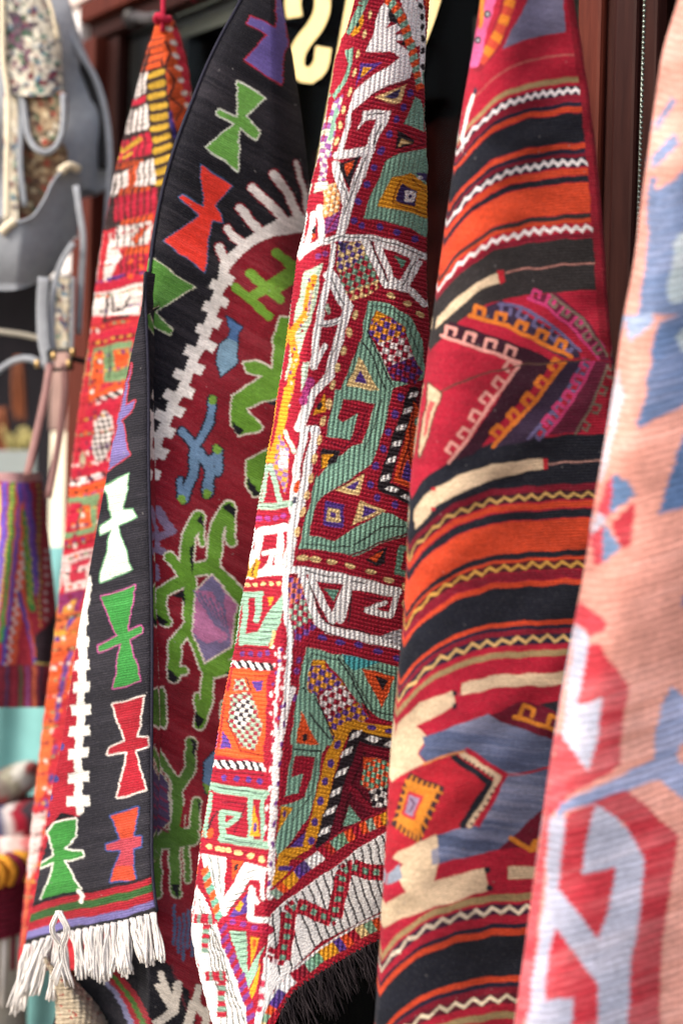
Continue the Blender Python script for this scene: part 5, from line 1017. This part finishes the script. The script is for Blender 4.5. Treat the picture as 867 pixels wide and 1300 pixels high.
blk(Q1, [(268, 988), (408, 960), (402, 1012), (262, 1044)], (190, 30, 56), 'red_row', 0); Q1.dots([(300, 1010), (330, 1003), (360, 996)], 6, 6, GR1)
q = Q1.poly([(268, 1050), (402, 1020), (382, 1185), (275, 1208)], (226, 196, 196), 'white_block'); Q1.poly([(300, 1085), (385, 1060), (380, 1090), (340, 1100), (335, 1120), (375, 1115), (368, 1150), (300, 1170)], (204, 50, 76), q)
blk(Q1, [(262, 1215), (360, 1195), (340, 1300), (255, 1310)], (150, 50, 110), 'purple_row', 0); Q1.poly([(280, 1270), (330, 1230), (320, 1290), (270, 1310)], (226, 160, 60))
blk(R1, [(175, 0), (262, -10), (250, 90), (170, 110)], (216, 110, 60), 'orange_panel', 0); R1.line([(185, 80), (235, 10)], 14, (90, 60, 150)); R1.poly([(180, 60), (215, 30), (205, 90)], (230, 170, 60))
blk(R1, [(165, 110), (245, 90), (235, 240), (150, 330)], (226, 92, 44), 'orange_panel', 0); R1.line([(225, 120), (195, 250), (180, 330)], 16, (110, 70, 150))
blk(R1, [(140, 350), (180, 300), (150, 560), (110, 620)], (226, 110, 60), 'orange_panel', 0); R1.dots([(178, 430), (165, 520), (150, 600)], 8, 14, (90, 80, 160))
blk(R1, [(105, 640), (150, 620), (120, 800), (80, 860)], (232, 206, 206), 'white_block', 0); blk(R1, [(75, 880), (110, 800), (70, 1080), (40, 1080)], (222, 120, 80), 'orange_panel', 0)
for k in range(60):
    y = 420 + k * 13; x = itp(y, [(420, 122), (650, 92), (900, 62), (1200, 36)]) + 3 + (k * 17) % 14
    Pen(p1).dots([(x, y)], 2.4, 3.2, ((236, 216, 210), (230, 110, 50), (150, 40, 70))[k % 3])
r_ = random.Random(31); pal_ = [(236, 216, 210), (230, 100, 46), (150, 36, 66), (206, 40, 70), (110, 60, 130), (128, 150, 110), (222, 170, 70), (60, 40, 46)]
for k in range(46):
    y = 300 + k * 19.5; xl = itp(y, [(300, 136), (420, 120), (650, 90), (900, 62), (1200, 34)]); c0, c1 = r_.sample(pal_, 2)
    for q in range(22):
        if r_.random() < 0.72: Pen(p1).line([(xl + q * 5.2, y - q * 1.1), (xl + q * 5.2 + 2.6, y - q * 1.1 - 1)], r_.uniform(2.0, 3.4), c0 if q % 2 else c1)
X1, Y1 = np.meshgrid(p1.x0 + (np.arange(p1.W) + 0.5) / p1.ss, p1.y0 + (np.arange(p1.H) + 0.5) / p1.ss)
r1_ = (Y1 + 0.22 * X1 + 0.8 * np.sin(X1 / 9)) / 6.2; r1_ -= np.floor(r1_); c1_ = (X1 + 0.12 * Y1 + 0.6 * np.sin(Y1 / 8)) / 6.0; c1_ -= np.floor(c1_)
p1.col[r1_ < 0.2] *= 0.6; p1.col[(c1_ < 0.2) & (r1_ < 0.7)] *= 0.7
k_ = p1.col.min(-1, keepdims=True) > 0.55; p1.col *= np.where(k_, 0.92, 0.8)
L1 = lambda y: sitp(y, [(10, 203), (24, 203), (60, 192), (140, 170), (220, 150), (330, 130), (420, 119), (520, 104), (650, 89), (800, 74), (900, 61), (1050, 44), (1150, 34), (1260, 24)])
E1 = lambda y: sitp(y, [(10, 206), (24, 217), (60, 230), (110, 239), (150, 241), (250, 236), (400, 222), (1260, 150)])
def dep1(px, py, u):
    rg = np.interp(py, [10, 30, 170, 400], [206, 208, 217, 222]); x = px - rg; s = np.sqrt(x * x + 16) - 4
    return 2.235 + np.where(x < 0, 0.0007, 0.0016) * s + 0.006 * np.sin(py / 60.0)
rel1 = lambda px, py, u: 0.0022 * np.abs(np.sin(py / 7.0 + px / 22.0)) ** 0.6
P1, o1 = textile(rug1, p1, L1, E1, one(18), one(1230), dep1, M_STITCH, 1.7, relief=rel1, wrapL=0.05, wrapR=0.04, jitter=0.6)
tp = unproj(207, 24, 2.235); rail_hook = fac(1.02, 0.06, zt + 0.05)
tubes('red_cord', [smooth_path([tp + np.array([0, 0, -0.02]), tp + np.array([0, 0, 0.03]), unproj(208, -60, 2.24)], 10)], 0.004, M_REDCORD, rug1, 8)
tubes('red_knot', [[tp + 0.010 * np.array([math.cos(t), math.sin(t), 0.3 * math.sin(2 * t) - 0.1]) for t in np.linspace(0, 6.3, 14)]], 0.006, M_REDCORD, rug1, 8)
# ------------------------------------------------------------------ hanging rail out of view and cords
rail = empty('hanging_rail', unproj(600, -160, 1.75), 'steel rail above the window that the rugs hang from', 'rail')
ra, rb = unproj(1000, -190, 1.25), unproj(330, -120, 2.02)
tubes('rod', [[ra, (ra + rb) / 2, rb]], 0.008, M_STEEL, rail, 10)
for f_ in (0.04, 0.5, 0.97):
    p_ = ra * (1 - f_) + rb * f_; w_ = p_ - F_N * (np.dot(p_ - fac(0, 0.0, 0), F_N)); w_[2] = p_[2]
    tubes('bracket', [[p_, (p_ + w_) / 2 + np.array([0, 0, -0.01]), w_]], 0.006, M_STEEL, rail, 8)
for rt, px_, d_ in ((rug2, 338, 2.0), (rug3, 500, 1.85), (rug4, 668, 1.63), (rug5, 915, 1.45)):
    q0 = unproj(px_, -58, d_); t_ = np.clip(np.dot(q0 - ra, rb - ra) / np.dot(rb - ra, rb - ra), 0, 1); q1 = ra * (1 - t_) + rb * t_
    tubes('hanging_cord', [[q0, (q0 + q1) / 2, q1]], 0.003, M_REDCORD, rt, 6)
q1 = unproj(208, -60, 2.24); hk = fac(0.93, 0.034, q1[2] + 0.06)
tubes('hanging_cord', [[q1, (q1 + hk) / 2 + np.array([0, 0, -0.005]), hk]], 0.004, M_REDCORD, rug1, 6)
# dark bracket on the lintel
M_IRON = plain_mat('dark_iron', (52, 48, 50), 0.5, 0.2, 30, 0.2, 0.4)
br = empty('lamp_bracket', unproj(178, 25, 2.7), 'dark iron bracket fixed under the corner of the window lintel', 'bracket')
tubes('arm', [smooth_path([onfac(168, 24, 0.0), onfac(176, 22, 0.05), onfac(190, 24, 0.09), onfac(203, 22, 0.11)], 10)], 0.011, M_IRON, br, 8)
tubes('mounting_plate', [[onfac(168, 24, -0.02), onfac(168, 24, 0.012)]], 0.02, M_IRON, br, 10)

# ------------------------------------------------------------------ ball chains of the window blind
def chain(x0, y0, x1, y1, d, r, gap, label):
    n = int(abs(y1 - y0) / gap); bm = bmesh.new()
    for i in range(n):
        f_ = i / n; p_ = unproj(x0 + (x1 - x0) * f_ + 1.2 * math.sin(f_ * 3), y0 + (y1 - y0) * f_, d)
        bmesh.ops.create_icosphere(bm, subdivisions=2, radius=r, matrix=Matrix.Translation(Vector(p_)))
    for f_ in bm.faces: f_.smooth = True
    me = bpy.data.meshes.new('beads'); bm.to_mesh(me); bm.free()
    root = empty('ball_chain', unproj(x1, y1, d), label, 'chain', 'blind chains'); link('beads', me, root, M_STEEL)
    tubes('string', [[unproj(x0, y0, d + 0.001), unproj(x1, y1, d + 0.001)]], r * 0.4, M_STEEL, root, 5)
chain(819, -60, 804, 420, 1.80, 0.0024, 6.7, 'steel ball chain hanging in front of the window beside the salmon kilim')
chain(794, -60, 791, 330, 2.02, 0.0020, 6.4, 'thin dim ball chain hanging close against the wooden post')

# ------------------------------------------------------------------ grey backpack with carpet fabric flap
def ribbon(name, path, width, thick, mat, parent, side=None, n=18):
    P = smooth_path(path, n) if len(path) > 2 else np.array(path, float)
    T = np.gradient(P, axis=0); T /= np.linalg.norm(T, axis=1)[:, None]
    fw = np.array([0, 1.0, 0]) if side is None else np.array(side, float)
    A_ = np.cross(T, fw); A_ /= np.linalg.norm(A_, axis=1)[:, None]; B_ = np.cross(A_, T)
    prof = [(-1, -0.5), (-0.85, -1), (0.85, -1), (1, -0.5), (1, 0.5), (0.85, 1), (-0.85, 1), (-1, 0.5)]
    V = np.stack([P + A_ * (x * width / 2) + B_ * (y * thick / 2) for x, y in prof], 1); m = len(P); k = 8
    F = [(i * k + j, i * k + (j + 1) % k, (i + 1) * k + (j + 1) % k, (i + 1) * k + j) for i in range(m - 1) for j in range(k)] + [tuple(range(k))[::-1], tuple((m - 1) * k + j for j in range(k))]
    me = bpy.data.meshes.new(name); me.from_pydata(V.reshape(-1, 3).tolist(), [], F); me.polygons.foreach_set('use_smooth', [True] * len(F)); me.update()
    return link(name, me, parent, mat)
def up3(L_): return [unproj(x, y, d_) for x, y, d_ in L_]
bag = empty('backpack', unproj(60, 360, 2.6), 'grey suede backpack with floral carpet fabric flap and pale piping, hung up', 'backpack')
def floral(x0, y0, x1, y1, base, cols, n, seed, rmin=1.5, rmax=4.2):
    p_ = Pattern(x0, y0, x1, y1, base); pen = Pen(p_); rs_ = random.Random(seed)
    for k in range(n):
        x, y = rs_.uniform(x0, x1), rs_.uniform(y0, y1); pen.dots([(x, y)], rs_.uniform(rmin, rmax), rs_.uniform(rmin, rmax), rs_.choice(cols), rs_.uniform(0, 3))
    return p_
FL = [(232, 226, 208), (232, 226, 208), (236, 230, 216), (96, 104, 120), (120, 40, 60), (60, 120, 110), (70, 120, 150), (170, 150, 130), (236, 230, 216), (84, 70, 84)]
FD = [(176, 150, 118), (120, 92, 72), (70, 52, 50), (196, 180, 150), (150, 60, 50), (60, 90, 70), (90, 70, 60)]
pb_ = Pattern(-80, -60, 160, 300, (110, 116, 126))
EB = lambda y: sitp(y, [(-60, 70), (0, 86), (40, 98), (80, 112), (120, 125), (160, 132), (200, 136), (250, 136)])
textile(bag, pb_, lambda y: np.full(np.shape(y), -60.0), EB, one(-55), lambda u: sitp(u, [(0, 262), (0.75, 262), (0.86, 240), (0.95, 243), (1, 236)]),
        lambda px, py, u: 2.60 + 0.07 * u ** 3 + 0.012 * np.sin(py / 30.0 + px / 22) + 0.01 * np.abs(np.sin(py / 47.0 - px / 60)), M_LEATHER, 4.0, wrapL=0.08, wrapR=0.10, base_name='body')
pf_ = floral(-20, -60, 100, 140, (226, 220, 204), FL, 900, 2); pen = Pen(pf_)
rs_ = random.Random(8)
for k in range(70): pen.dots([(rs_.gauss(24, 9), rs_.gauss(45, 17))], 3.5, 3.5, rs_.choice([(90, 74, 90), (120, 96, 110), (70, 100, 80), (110, 60, 90)]))
textile(bag, pf_, lambda y: itp(y, [(-60, 6), (60, 5), (80, 7), (124, 14)]), lambda y: sitp(y, [(-60, 34), (0, 56), (30, 71), (80, 76), (124, 80)]), one(-50), lambda u: 119 + 4 * np.sin(u * 3.1),
        lambda px, py, u: 2.535 + 0.03 * (u - 0.4) ** 2 + 0.02 * u ** 6, M_CARPET, 2.4, wrapL=0.03, wrapR=0.03, base_name='carpet_flap', relief=lambda px, py, u: 0.004 * (RNG.random(px.shape)))
pt_ = floral(0, 100, 100, 220, (168, 146, 118), FD, 420, 4); pen = Pen(pt_); pen.dots([(65, 170), (55, 178), (70, 160)], 4, 4, (226, 214, 190)); pen.dots([(58, 180)], 4, 3, (180, 50, 40)); pen.dots([(68, 174)], 3, 3, (40, 110, 80))
textile(bag, pt_, lambda y: sitp(y, [(112, 34), (150, 37), (175, 42), (190, 54)]), lambda y: sitp(y, [(112, 80), (150, 80), (172, 76), (190, 62)]), one(116), one(188), lambda px, py, u: 2.545 + 0.02 * (u - 0.5) ** 2, M_CARPET, 2.4, wrapL=0.02, wrapR=0.02, base_name='carpet_tongue', close=False)
tubes('tongue_border', [smooth_path(up3([(18, 116, 2.55), (28, 125, 2.545), (33, 150, 2.54), (38, 176, 2.535), (48, 190, 2.53), (58, 194, 2.53), (70, 188, 2.53), (78, 174, 2.535), (81, 155, 2.54), (81, 120, 2.55)]), 40)], 0.0058, M_LEATHER, bag, 8)
pl_ = floral(10, 100, 100, 300, (112, 88, 70), FD, 500, 6)
textile(bag, pl_, lambda y: itp(y, [(118, 12), (290, 12)]), lambda y: itp(y, [(118, 34), (190, 80), (290, 80)]), one(120), one(288), lambda px, py, u: 2.585 + 0 * px, M_CARPET, 3.0, wrapL=0.02, wrapR=0.02, base_name='carpet_front', close=False)
pp_ = floral(0, 100, 40, 300, (214, 204, 184), FL, 200, 9)
textile(bag, pp_, lambda y: itp(y, [(118, 10), (290, 10)]), lambda y: itp(y, [(118, 24), (200, 22), (290, 24)]), one(118), one(286), lambda px, py, u: 2.56 + 0 * px, M_CARPET, 3.0, wrapL=0.02, wrapR=0.0, base_name='carpet_side', close=False)
tubes('piping', [smooth_path(up3([(4, -50, 2.535), (4, 30, 2.53), (5, 75, 2.53), (11, 120, 2.535), (10, 200, 2.54), (9, 282, 2.535)]), 30)], 0.0048, M_PIPING, bag, 8)
tubes('piping', [smooth_path(up3([(50, -30, 2.54), (66, 12, 2.54), (74, 50, 2.545)]), 14)], 0.003, M_PIPING, bag, 8)
ribbon('strap', up3([(26, 122, 2.55), (27, 160, 2.545), (26, 210, 2.545), (32, 262, 2.55)]), 0.010, 0.003, M_LEATHER, bag)
pq_ = Pattern(-80, 180, 140, 400, (118, 118, 120))
textile(bag, pq_, lambda y: np.full(np.shape(y), -60.0), lambda y: sitp(y, [(205, 102), (260, 99), (330, 92), (370, 86)]), lambda u: sitp(u, [(0, 300), (0.42, 287), (0.62, 277), (0.74, 248), (0.84, 220), (0.92, 213), (1, 222)]), lambda u: sitp(u, [(0, 362), (0.7, 361), (0.86, 346), (1, 300)]),
        lambda px, py, u: 2.47 + 0.10 * np.clip((u - 0.55) / 0.45, 0, 1) ** 1.3 + 0.03 * np.clip((py - 300) / 60, 0, 1) ** 2, M_LEATHER, 3.0, wrapL=0.05, wrapR=0.10, base_name='front_pocket', close=False)
tubes('piping', [smooth_path(up3([(2, 296, 2.465), (12, 286, 2.465), (20, 281, 2.466)]), 8)], 0.008, M_PIPING, bag, 8)
tubes('piping', [smooth_path(up3([(78, 217, 2.515), (88, 211, 2.53), (100, 215, 2.55)]), 8)], 0.008, M_PIPING, bag, 8)
tubes('pocket_edge', [smooth_path(up3([(18, 284, 2.468), (40, 277, 2.472), (56, 256, 2.485), (70, 228, 2.505), (80, 217, 2.52)]), 20)], 0.003, M_LEATHER, bag, 8)
ribbon('shoulder_strap', up3([(84, 30, 2.66), (100, 62, 2.655), (122, 100, 2.65), (136, 150, 2.645), (140, 200, 2.64), (138, 250, 2.64), (133, 330, 2.65)]), 0.011, 0.004, M_LEATHER, bag)
ribbon('webbing', up3([(92, 60, 2.672), (112, 100, 2.668), (126, 150, 2.664), (131, 215, 2.66)]), 0.016, 0.003, M_DLEATHER, bag)
ribbon('hanging_strap', up3([(97, 236, 2.52), (101, 265, 2.51), (106, 300, 2.51), (104, 350, 2.52), (100, 425, 2.53)]), 0.011, 0.003, M_LEATHER, bag)
ribbon('hanging_strap', up3([(94, 308, 2.50), (80, 330, 2.50), (70, 362, 2.50), (66, 410, 2.50), (68, 450, 2.50)]), 0.011, 0.003, M_LEATHER, bag)
ribbon('hanging_strap', up3([(56, 352, 2.48), (54, 400, 2.49), (57, 440, 2.49), (64, 468, 2.49)]), 0.020, 0.003, M_LEATHER, bag)
ps_ = floral(60, 340, 110, 460, (196, 184, 160), FL, 160, 12)
textile(bag, ps_, lambda y: itp(y, [(355, 74), (440, 71)]), lambda y: itp(y, [(355, 86), (440, 84)]), one(352), one(446), lambda px, py, u: 2.50 + 0 * px, M_CARPET, 2.5, wrapL=0.02, wrapR=0.02, base_name='carpet_strap', close=False)
ribbon('hanging_strap', up3([(92, 352, 2.505), (91, 400, 2.505), (90, 448, 2.505)]), 0.010, 0.003, M_LEATHER, bag)
tubes('buckle', [up3([(62, 446, 2.48), (90, 444, 2.48), (92, 468, 2.48), (64, 470, 2.48), (62, 446, 2.48)])], 0.004, M_DLEATHER, bag, 6)
for x, y in ((69, 452), (88, 462), (93, 447), (48, 462)): tubes('brass_ring', [[unproj(x, y - 5, 2.468), unproj(x, y + 5, 2.468)]], 0.0048, M_BRASS, bag, 8)
ribbon('webbing', up3([(90, 455, 2.50), (104, 458, 2.52), (112, 460, 2.53)]), 0.010, 0.003, M_DLEATHER, bag)

# ------------------------------------------------------------------ striped cloth bag
sbag = empty('striped_bag', unproj(25, 898, 2.5), 'small bag of bright vertical woven stripes with brown leather handles', 'bag')
pS = Pattern(-90, 585, 100, 920, (150, 30, 50)); ps = Pen(pS, 0, 590, 3.9385)
PU2, BL2, GN2, OR2, YL2, LV2 = (120, 64, 160), (52, 64, 160), (56, 132, 60), (226, 86, 50), (220, 190, 60), (206, 204, 226)
def vstripe(pts, w, c, part='woven_stripe'): ps.line(pts, w, c, part)
vstripe([(-60, 90), (-70, 400), (-110, 1080)], 60, PU2); vstripe([(-120, 90), (-150, 500), (-200, 1080)], 50, OR2); vstripe([(-200, 90), (-250, 1080)], 50, GN2)
vstripe([(28, 90), (15, 400), (-30, 900)], 30, PU2); vstripe([(30, 100), (16, 350), (-10, 700)], 12, BL2)
vstripe([(-5, 110), (-20, 500), (-60, 900)], 22, YL2)
vstripe([(66, 95), (50, 400), (38, 640), (8, 880)], 26, GN2); ps.dots([(66 - 0.08 * k * 26 - 0.00006 * (k * 26) ** 2, 110 + k * 26) for k in range(28)], 7, 7, YL2)
vstripe([(95, 95), (105, 200), (80, 430), (60, 640), (5, 1080)], 20, (70, 70, 170)); vstripe([(82, 95), (84, 240), (62, 500), (30, 800)], 9, OR2)
vstripe([(128, 200), (112, 500), (88, 760), (50, 1085)], 46, OR2); ps.dots([(122 - 0.0000006 * 0 - k * 3.4 + (k % 2) * 14, 400 + k * 23) for k in range(30)], 9, 11, LV2)
vstripe([(132, 240), (140, 480), (165, 720)], 34, GN2); ps.dots([(130 + 0.06 * k * 22 + (k % 2) * 10, 270 + k * 22) for k in range(20)], 6, 7, YL2)
vstripe([(118, 95), (150, 250), (172, 470), (190, 640)], 30, PU2); vstripe([(140, 95), (168, 300), (182, 560)], 14, BL2)
vstripe([(100, 640), (125, 760), (165, 900), (190, 1040)], 20, (50, 60, 160)); vstripe([(120, 600), (140, 760), (180, 960)], 12, OR2)
vstripe([(195, 95), (198, 400), (206, 760)], 20, (90, 60, 60)); ps.dots([(195 + k * 0.4, 110 + k * 30) for k in range(24)], 6, 8, (196, 160, 60))
ps.dots([(232 + k * 0.5, 430 + k * 42) for k in range(9)], 7, 9, LV2); ps.poly([(170, 860), (240, 800), (310, 700), (310, 1010), (190, 1000)], (40, 24, 34))
q = ps.poly([(-340, 1010), (190, 995), (300, 1010), (300, 1240), (-340, 1240)], (116, 30, 50), 'base_band')
for k, c_ in enumerate(((70, 60, 100), (150, 40, 60), (60, 90, 60), (120, 60, 120), (180, 90, 50), (50, 40, 60), (150, 40, 60))): ps.line([(40 + k * 34, 1010), (36 + k * 34, 1230)], 14, c_, q)
ps.line([(185, 990), (300, 1008)], 9, (190, 180, 90))
ps.line([(-340, 60), (215, 62)], 46, (170, 130, 132), 'rim')
pS.col = np.clip(pS.col * 1.5 + 0.02, 0, 0.9)
LS = lambda y: np.full(np.shape(y), -70.0)
ES = lambda y: sitp(y, [(598, 52), (620, 55), (660, 60), (720, 66), (780, 72), (830, 74), (848, 73), (870, 71), (900, 70)])
textile(sbag, pS, LS, ES, one(600), one(898), lambda px, py, u: 2.42 + 0.10 * (2 * u - 1) ** 4 + 0.02 * u + 0.015 * np.sin(px / 13.0 + py / 160) * np.clip((py - 610) / 100, 0, 1), M_CARPET, 1.9, wrapL=0.07, wrapR=0.08, base_name='bag_body')
ribbon('handle', up3([(64, 462, 2.47), (60, 490, 2.46), (52, 530, 2.45), (44, 565, 2.44), (35, 604, 2.425)]), 0.013, 0.005, M_BROWN, sbag)
ribbon('handle', up3([(82, 462, 2.48), (83, 490, 2.48), (78, 540, 2.48), (70, 590, 2.475), (62, 632, 2.47)]), 0.012, 0.005, M_BROWN, sbag)

# ------------------------------------------------------------------ next door: pillar, stall with goods, table, cushions, stool
pil = empty('plaster_pillar', fac(1.42, -0.1, 0), 'white plaster pillar beside the window frame behind the backpack', 'pillar')
fbox(1.352, 1.47, -0.25, 0.02, 1.98, 3.6, 'shaft', M_WHITE, pil, 0.004); fbox(1.372, 1.46, -0.25, 0.0, 0.0, 1.655, 'base', plain_mat('worn_plaster', (228, 216, 196), 0.85, 0.2, 7, 0.2), pil, 0.004); fbox(1.368, 1.462, -0.25, 0.004, 1.658, 1.977, 'middle', plain_mat('mauve_plaster', (146, 118, 112), 0.85, 0.35, 9, 0.2), pil, 0.004)
stall = empty('neighbouring_shop', unproj(10, 700, 3.6), 'dark opening of the neighbouring shop behind the bags', 'shop')
fbox(1.475, 3.2, -0.65, -0.55, 0.0, 2.3, 'back_wall', M_STALL, stall, 0)
fbox(1.475, 3.2, -0.55, 0.05, 2.3, 3.6, 'upper_wall', M_WHITE, stall, 0)
for lb, x, y, w, h in (('tan leather strap bundle hanging in the neighbouring shop, the larger one', 24, 492, 17, 80), ('short tan leather strap bundle hanging at the photograph edge', 3, 548, 18, 62)):
    o_ = empty('leather_strap_bundle', unproj(x, y + h / 2, 3.25), lb, 'straps')
    for k in range(6):
        xx = x + (k - 2.5) * w / 6; jj_ = ((k * 37) % 10 - 5) * 1.4
        ribbon('strap', up3([(xx * 0.5 + x * 0.5, y - h / 2, 3.25), (xx, y - h / 6, 3.245 + 0.008 * (k % 2)), (xx + 1.5, y + h / 2 + jj_, 3.25)]), w / 5.0 * 0.0018, 0.004, M_ORANGE, o_)
o_ = empty('straw_bundle', unproj(28, 572, 3.22), 'pale yellow straw bundle on the ledge of the neighbouring shop', 'bundle')
tubes('straw', [[unproj(12 + k * 1.5, 574, 3.23 + 0.01 * (k % 4)), unproj(10 + k * 1.6 + (k * 7 % 13) - 6, 540 + (k * 13 % 22), 3.23 + 0.01 * (k % 3))] for k in range(22)], 0.003, M_YELLOW, o_, 5)
box_pts([[[unproj(x, y, d_) for y in (604, 572)] for d_ in (3.2, 3.45)] for x in (-120, 46)], 'ledge', plain_mat('grey_stone_ledge', (150, 156, 158), 0.8, 0.1, 10), stall, 0.003)
box_pts([[[unproj(x, y, d_) for y in (720, 606)] for d_ in (3.22, 3.4)] for x in (-120, 46)], 'counter_front', M_LEATHERL, stall, 0.003)
crd = empty('pale_bag_cords', unproj(0, 440, 2.6), 'two pale cord handles reaching in from the photograph edge below the backpack', 'cords')
tubes('cord', [smooth_path(up3([(-60, 414, 2.6), (0, 421, 2.6), (30, 425, 2.6), (64, 433, 2.58)]), 12)], 0.0052, M_LEATHERL, crd, 8)
tubes('cord', [smooth_path(up3([(-50, 520, 2.62), (-10, 478, 2.6), (15, 460, 2.6), (38, 455, 2.58), (58, 464, 2.57)]), 14)], 0.0062, M_LEATHER, crd, 8)
tb = empty('teal_table', unproj(30, 990, 2.95), 'table under a pale teal cloth behind the striped bag', 'table')
def cloth_front(x0, x1, y0, y1, d_, mat, name, root, amp=0.012):
    n, m = 40, 16; X, Yg = np.meshgrid(np.linspace(x0, x1, n), np.linspace(y0, y1, m))
    P = unproj(X, Yg, d_ + amp * np.sin(X / 11.0 + Yg / 170)); Bk = unproj(X[:1], Yg[:1], d_ + 0.5); P = np.concatenate([Bk, P]); gi = np.arange(n * (m + 1)).reshape(m + 1, n)
    F = np.stack([gi[:-1, :-1], gi[1:, :-1], gi[1:, 1:], gi[:-1, 1:]], -1).reshape(-1, 4)
    return link(name, mesh_np(name, P.reshape(-1, 3), F), root, mat)
cloth_front(-160, 98, 694, 1400, 2.9, M_TEAL, 'table_cloth', tb)
def cushion(name, cx, cy, d_, rx, ry, rz, cols, label, ang=0.0):
    n, m = 48, 24; th, ph = np.meshgrid(np.linspace(0, 2 * math.pi, n, endpoint=False), np.linspace(-math.pi / 2, math.pi / 2, m))
    sg = lambda v, e_: np.sign(v) * np.abs(v) ** e_
    X = sg(np.cos(ph), .7) * sg(np.cos(th), .7) * rx; Yy = sg(np.cos(ph), .7) * sg(np.sin(th), .7) * rz; Z = sg(np.sin(ph), .7) * ry
    X2 = X * math.cos(ang) - Z * math.sin(ang); Z2 = X * math.sin(ang) + Z * math.cos(ang)
    V = np.stack([X2, Yy, Z2], -1) + unproj(cx, cy, d_); gi = np.arange(n * m).reshape(m, n)
    F = np.stack([gi[:-1], np.roll(gi, -1, 1)[:-1], np.roll(gi, -1, 1)[1:], gi[1:]], -1).reshape(-1, 4)
    cs = np.array([lin(c_) for c_ in cols]); k = (np.floor((X + 0.3 * Z) / (rx * 0.16)) % len(cols)).astype(int)
    col = cs[k].reshape(-1, 3); o = link(name, mesh_np(name, V.reshape(-1, 3), F, col, np.stack([X, Z], -1).reshape(-1, 2)), None, M_CARPET)
    return tag(o, label, 'cushion', 'cushions piled below the bags')
cushion('rolled_textile', -16, 1012, 2.72, 0.11, 0.035, 0.10, [(150, 146, 130), (206, 202, 196), (150, 60, 60), (120, 110, 104)], 'grey and white rolled textile, topmost of the pile at the edge', 0.5)
cushion('rolled_textile', 0, 1042, 2.66, 0.11, 0.035, 0.10, [(150, 30, 50), (70, 76, 110), (206, 196, 196), (150, 30, 50), (60, 50, 60)], 'red, blue and white rolled textile in the middle of the pile', 0.15)
cushion('rolled_textile', -10, 1068, 2.62, 0.12, 0.026, 0.10, [(222, 190, 184), (214, 120, 120), (232, 224, 220)], 'pink and white rolled textile lying right above the woven stool', 0.0)
st = empty('woven_stool', unproj(0, 1300, 2.6), 'woven stool wrapped in maroon cord with yellow knotted rim over white sides', 'stool')
cs = unproj(-42, 1100, 2.58); rx = 0.118
def ring(z, r, n=40): return [np.array([cs[0] + r * math.cos(t), cs[1] + r * math.sin(t), z]) for t in np.linspace(0, 2 * math.pi, n + 1)]
zt_, zm_, zl_ = unproj(0, 1113, 2.5)[2], unproj(0, 1192, 2.5)[2], 0.0
M_MAR = plain_mat('maroon_cord', (112, 30, 50), 0.8, 0.3, 120, 0.4, 0.2); M_RIMY = plain_mat('yellow_cord', (216, 150, 50), 0.8, 0.2, 120, 0.4, 0.2)
for k in range(10): tubes('maroon_cord_row', [ring(zt_ + (zm_ - zt_) * (k + 0.5) / 10, rx)], 0.0063, M_MAR, st, 6)
tubes('inner_drum', [[np.array([cs[0], cs[1], zl_ + 0.002]), np.array([cs[0], cs[1], zt_ + 0.02])]], rx - 0.003, M_LEATHERL, st, 40)
for k in range(40):
    t = k * 2 * math.pi / 40; o_ = np.array([math.cos(t), math.sin(t), 0]); t2 = t + 0.10; o2_ = np.array([math.cos(t2), math.sin(t2), 0])
    b0 = np.array([cs[0], cs[1], zt_])
    tubes('rim_wrap', [smooth_path([b0 + o_ * (rx - 0.01) + [0, 0, 0.03], b0 + o_ * (rx + 0.008) + [0, 0, 0.032], b0 + o2_ * (rx + 0.016) + [0, 0, 0.015], b0 + o2_ * (rx + 0.004) + [0, 0, -0.012]], 8)], 0.0095, M_RIMY if k % 3 else M_MAR, st, 6)
for k in range(36):
    t = k * 2 * math.pi / 36; o_ = np.array([math.cos(t), math.sin(t), 0]); b0 = np.array([cs[0], cs[1], 0])
    tubes('side_cord', [[b0 + o_ * (rx - 0.001) + [0, 0, zm_ + 0.004], b0 + o_ * (rx - 0.001) + [0, 0, zm_ - 0.06 - 0.03 * (k % 3)]]], 0.004, M_MAR if k % 2 else M_YARN, st, 5)
# cream crocheted cap below the fringe
hat = floral(30, 1205, 170, 1360, (206, 190, 166), [(206, 190, 166), (222, 208, 186), (180, 160, 136), (190, 60, 54), (222, 208, 186), (196, 178, 152)], 900, 21, 0.8, 2.2)
hat.col *= 0.62
hroot = empty('crocheted_bag', unproj(100, 1340, 2.1), 'cream crocheted bag with red flecks below the white fringe', 'bag')
textile(hroot, hat, lambda y: sitp(y, [(1215, 56), (1240, 66), (1360, 72)]), lambda y: sitp(y, [(1215, 58), (1232, 76), (1244, 90), (1256, 103), (1275, 121), (1300, 137), (1360, 156)]), one(1216), one(1352), lambda px, py, u: 2.03 + 0.05 * (2 * u - 1) ** 2, M_CARPET, 1.5, relief=lambda px, py, u: 0.0025 * np.abs(np.sin(px / 2.2 + 0.5 * np.sin(py / 9)) * np.sin(py / 2.0 + 0.6 * np.sin(px / 7))), wrapL=0.04, wrapR=0.04, base_name='crochet')
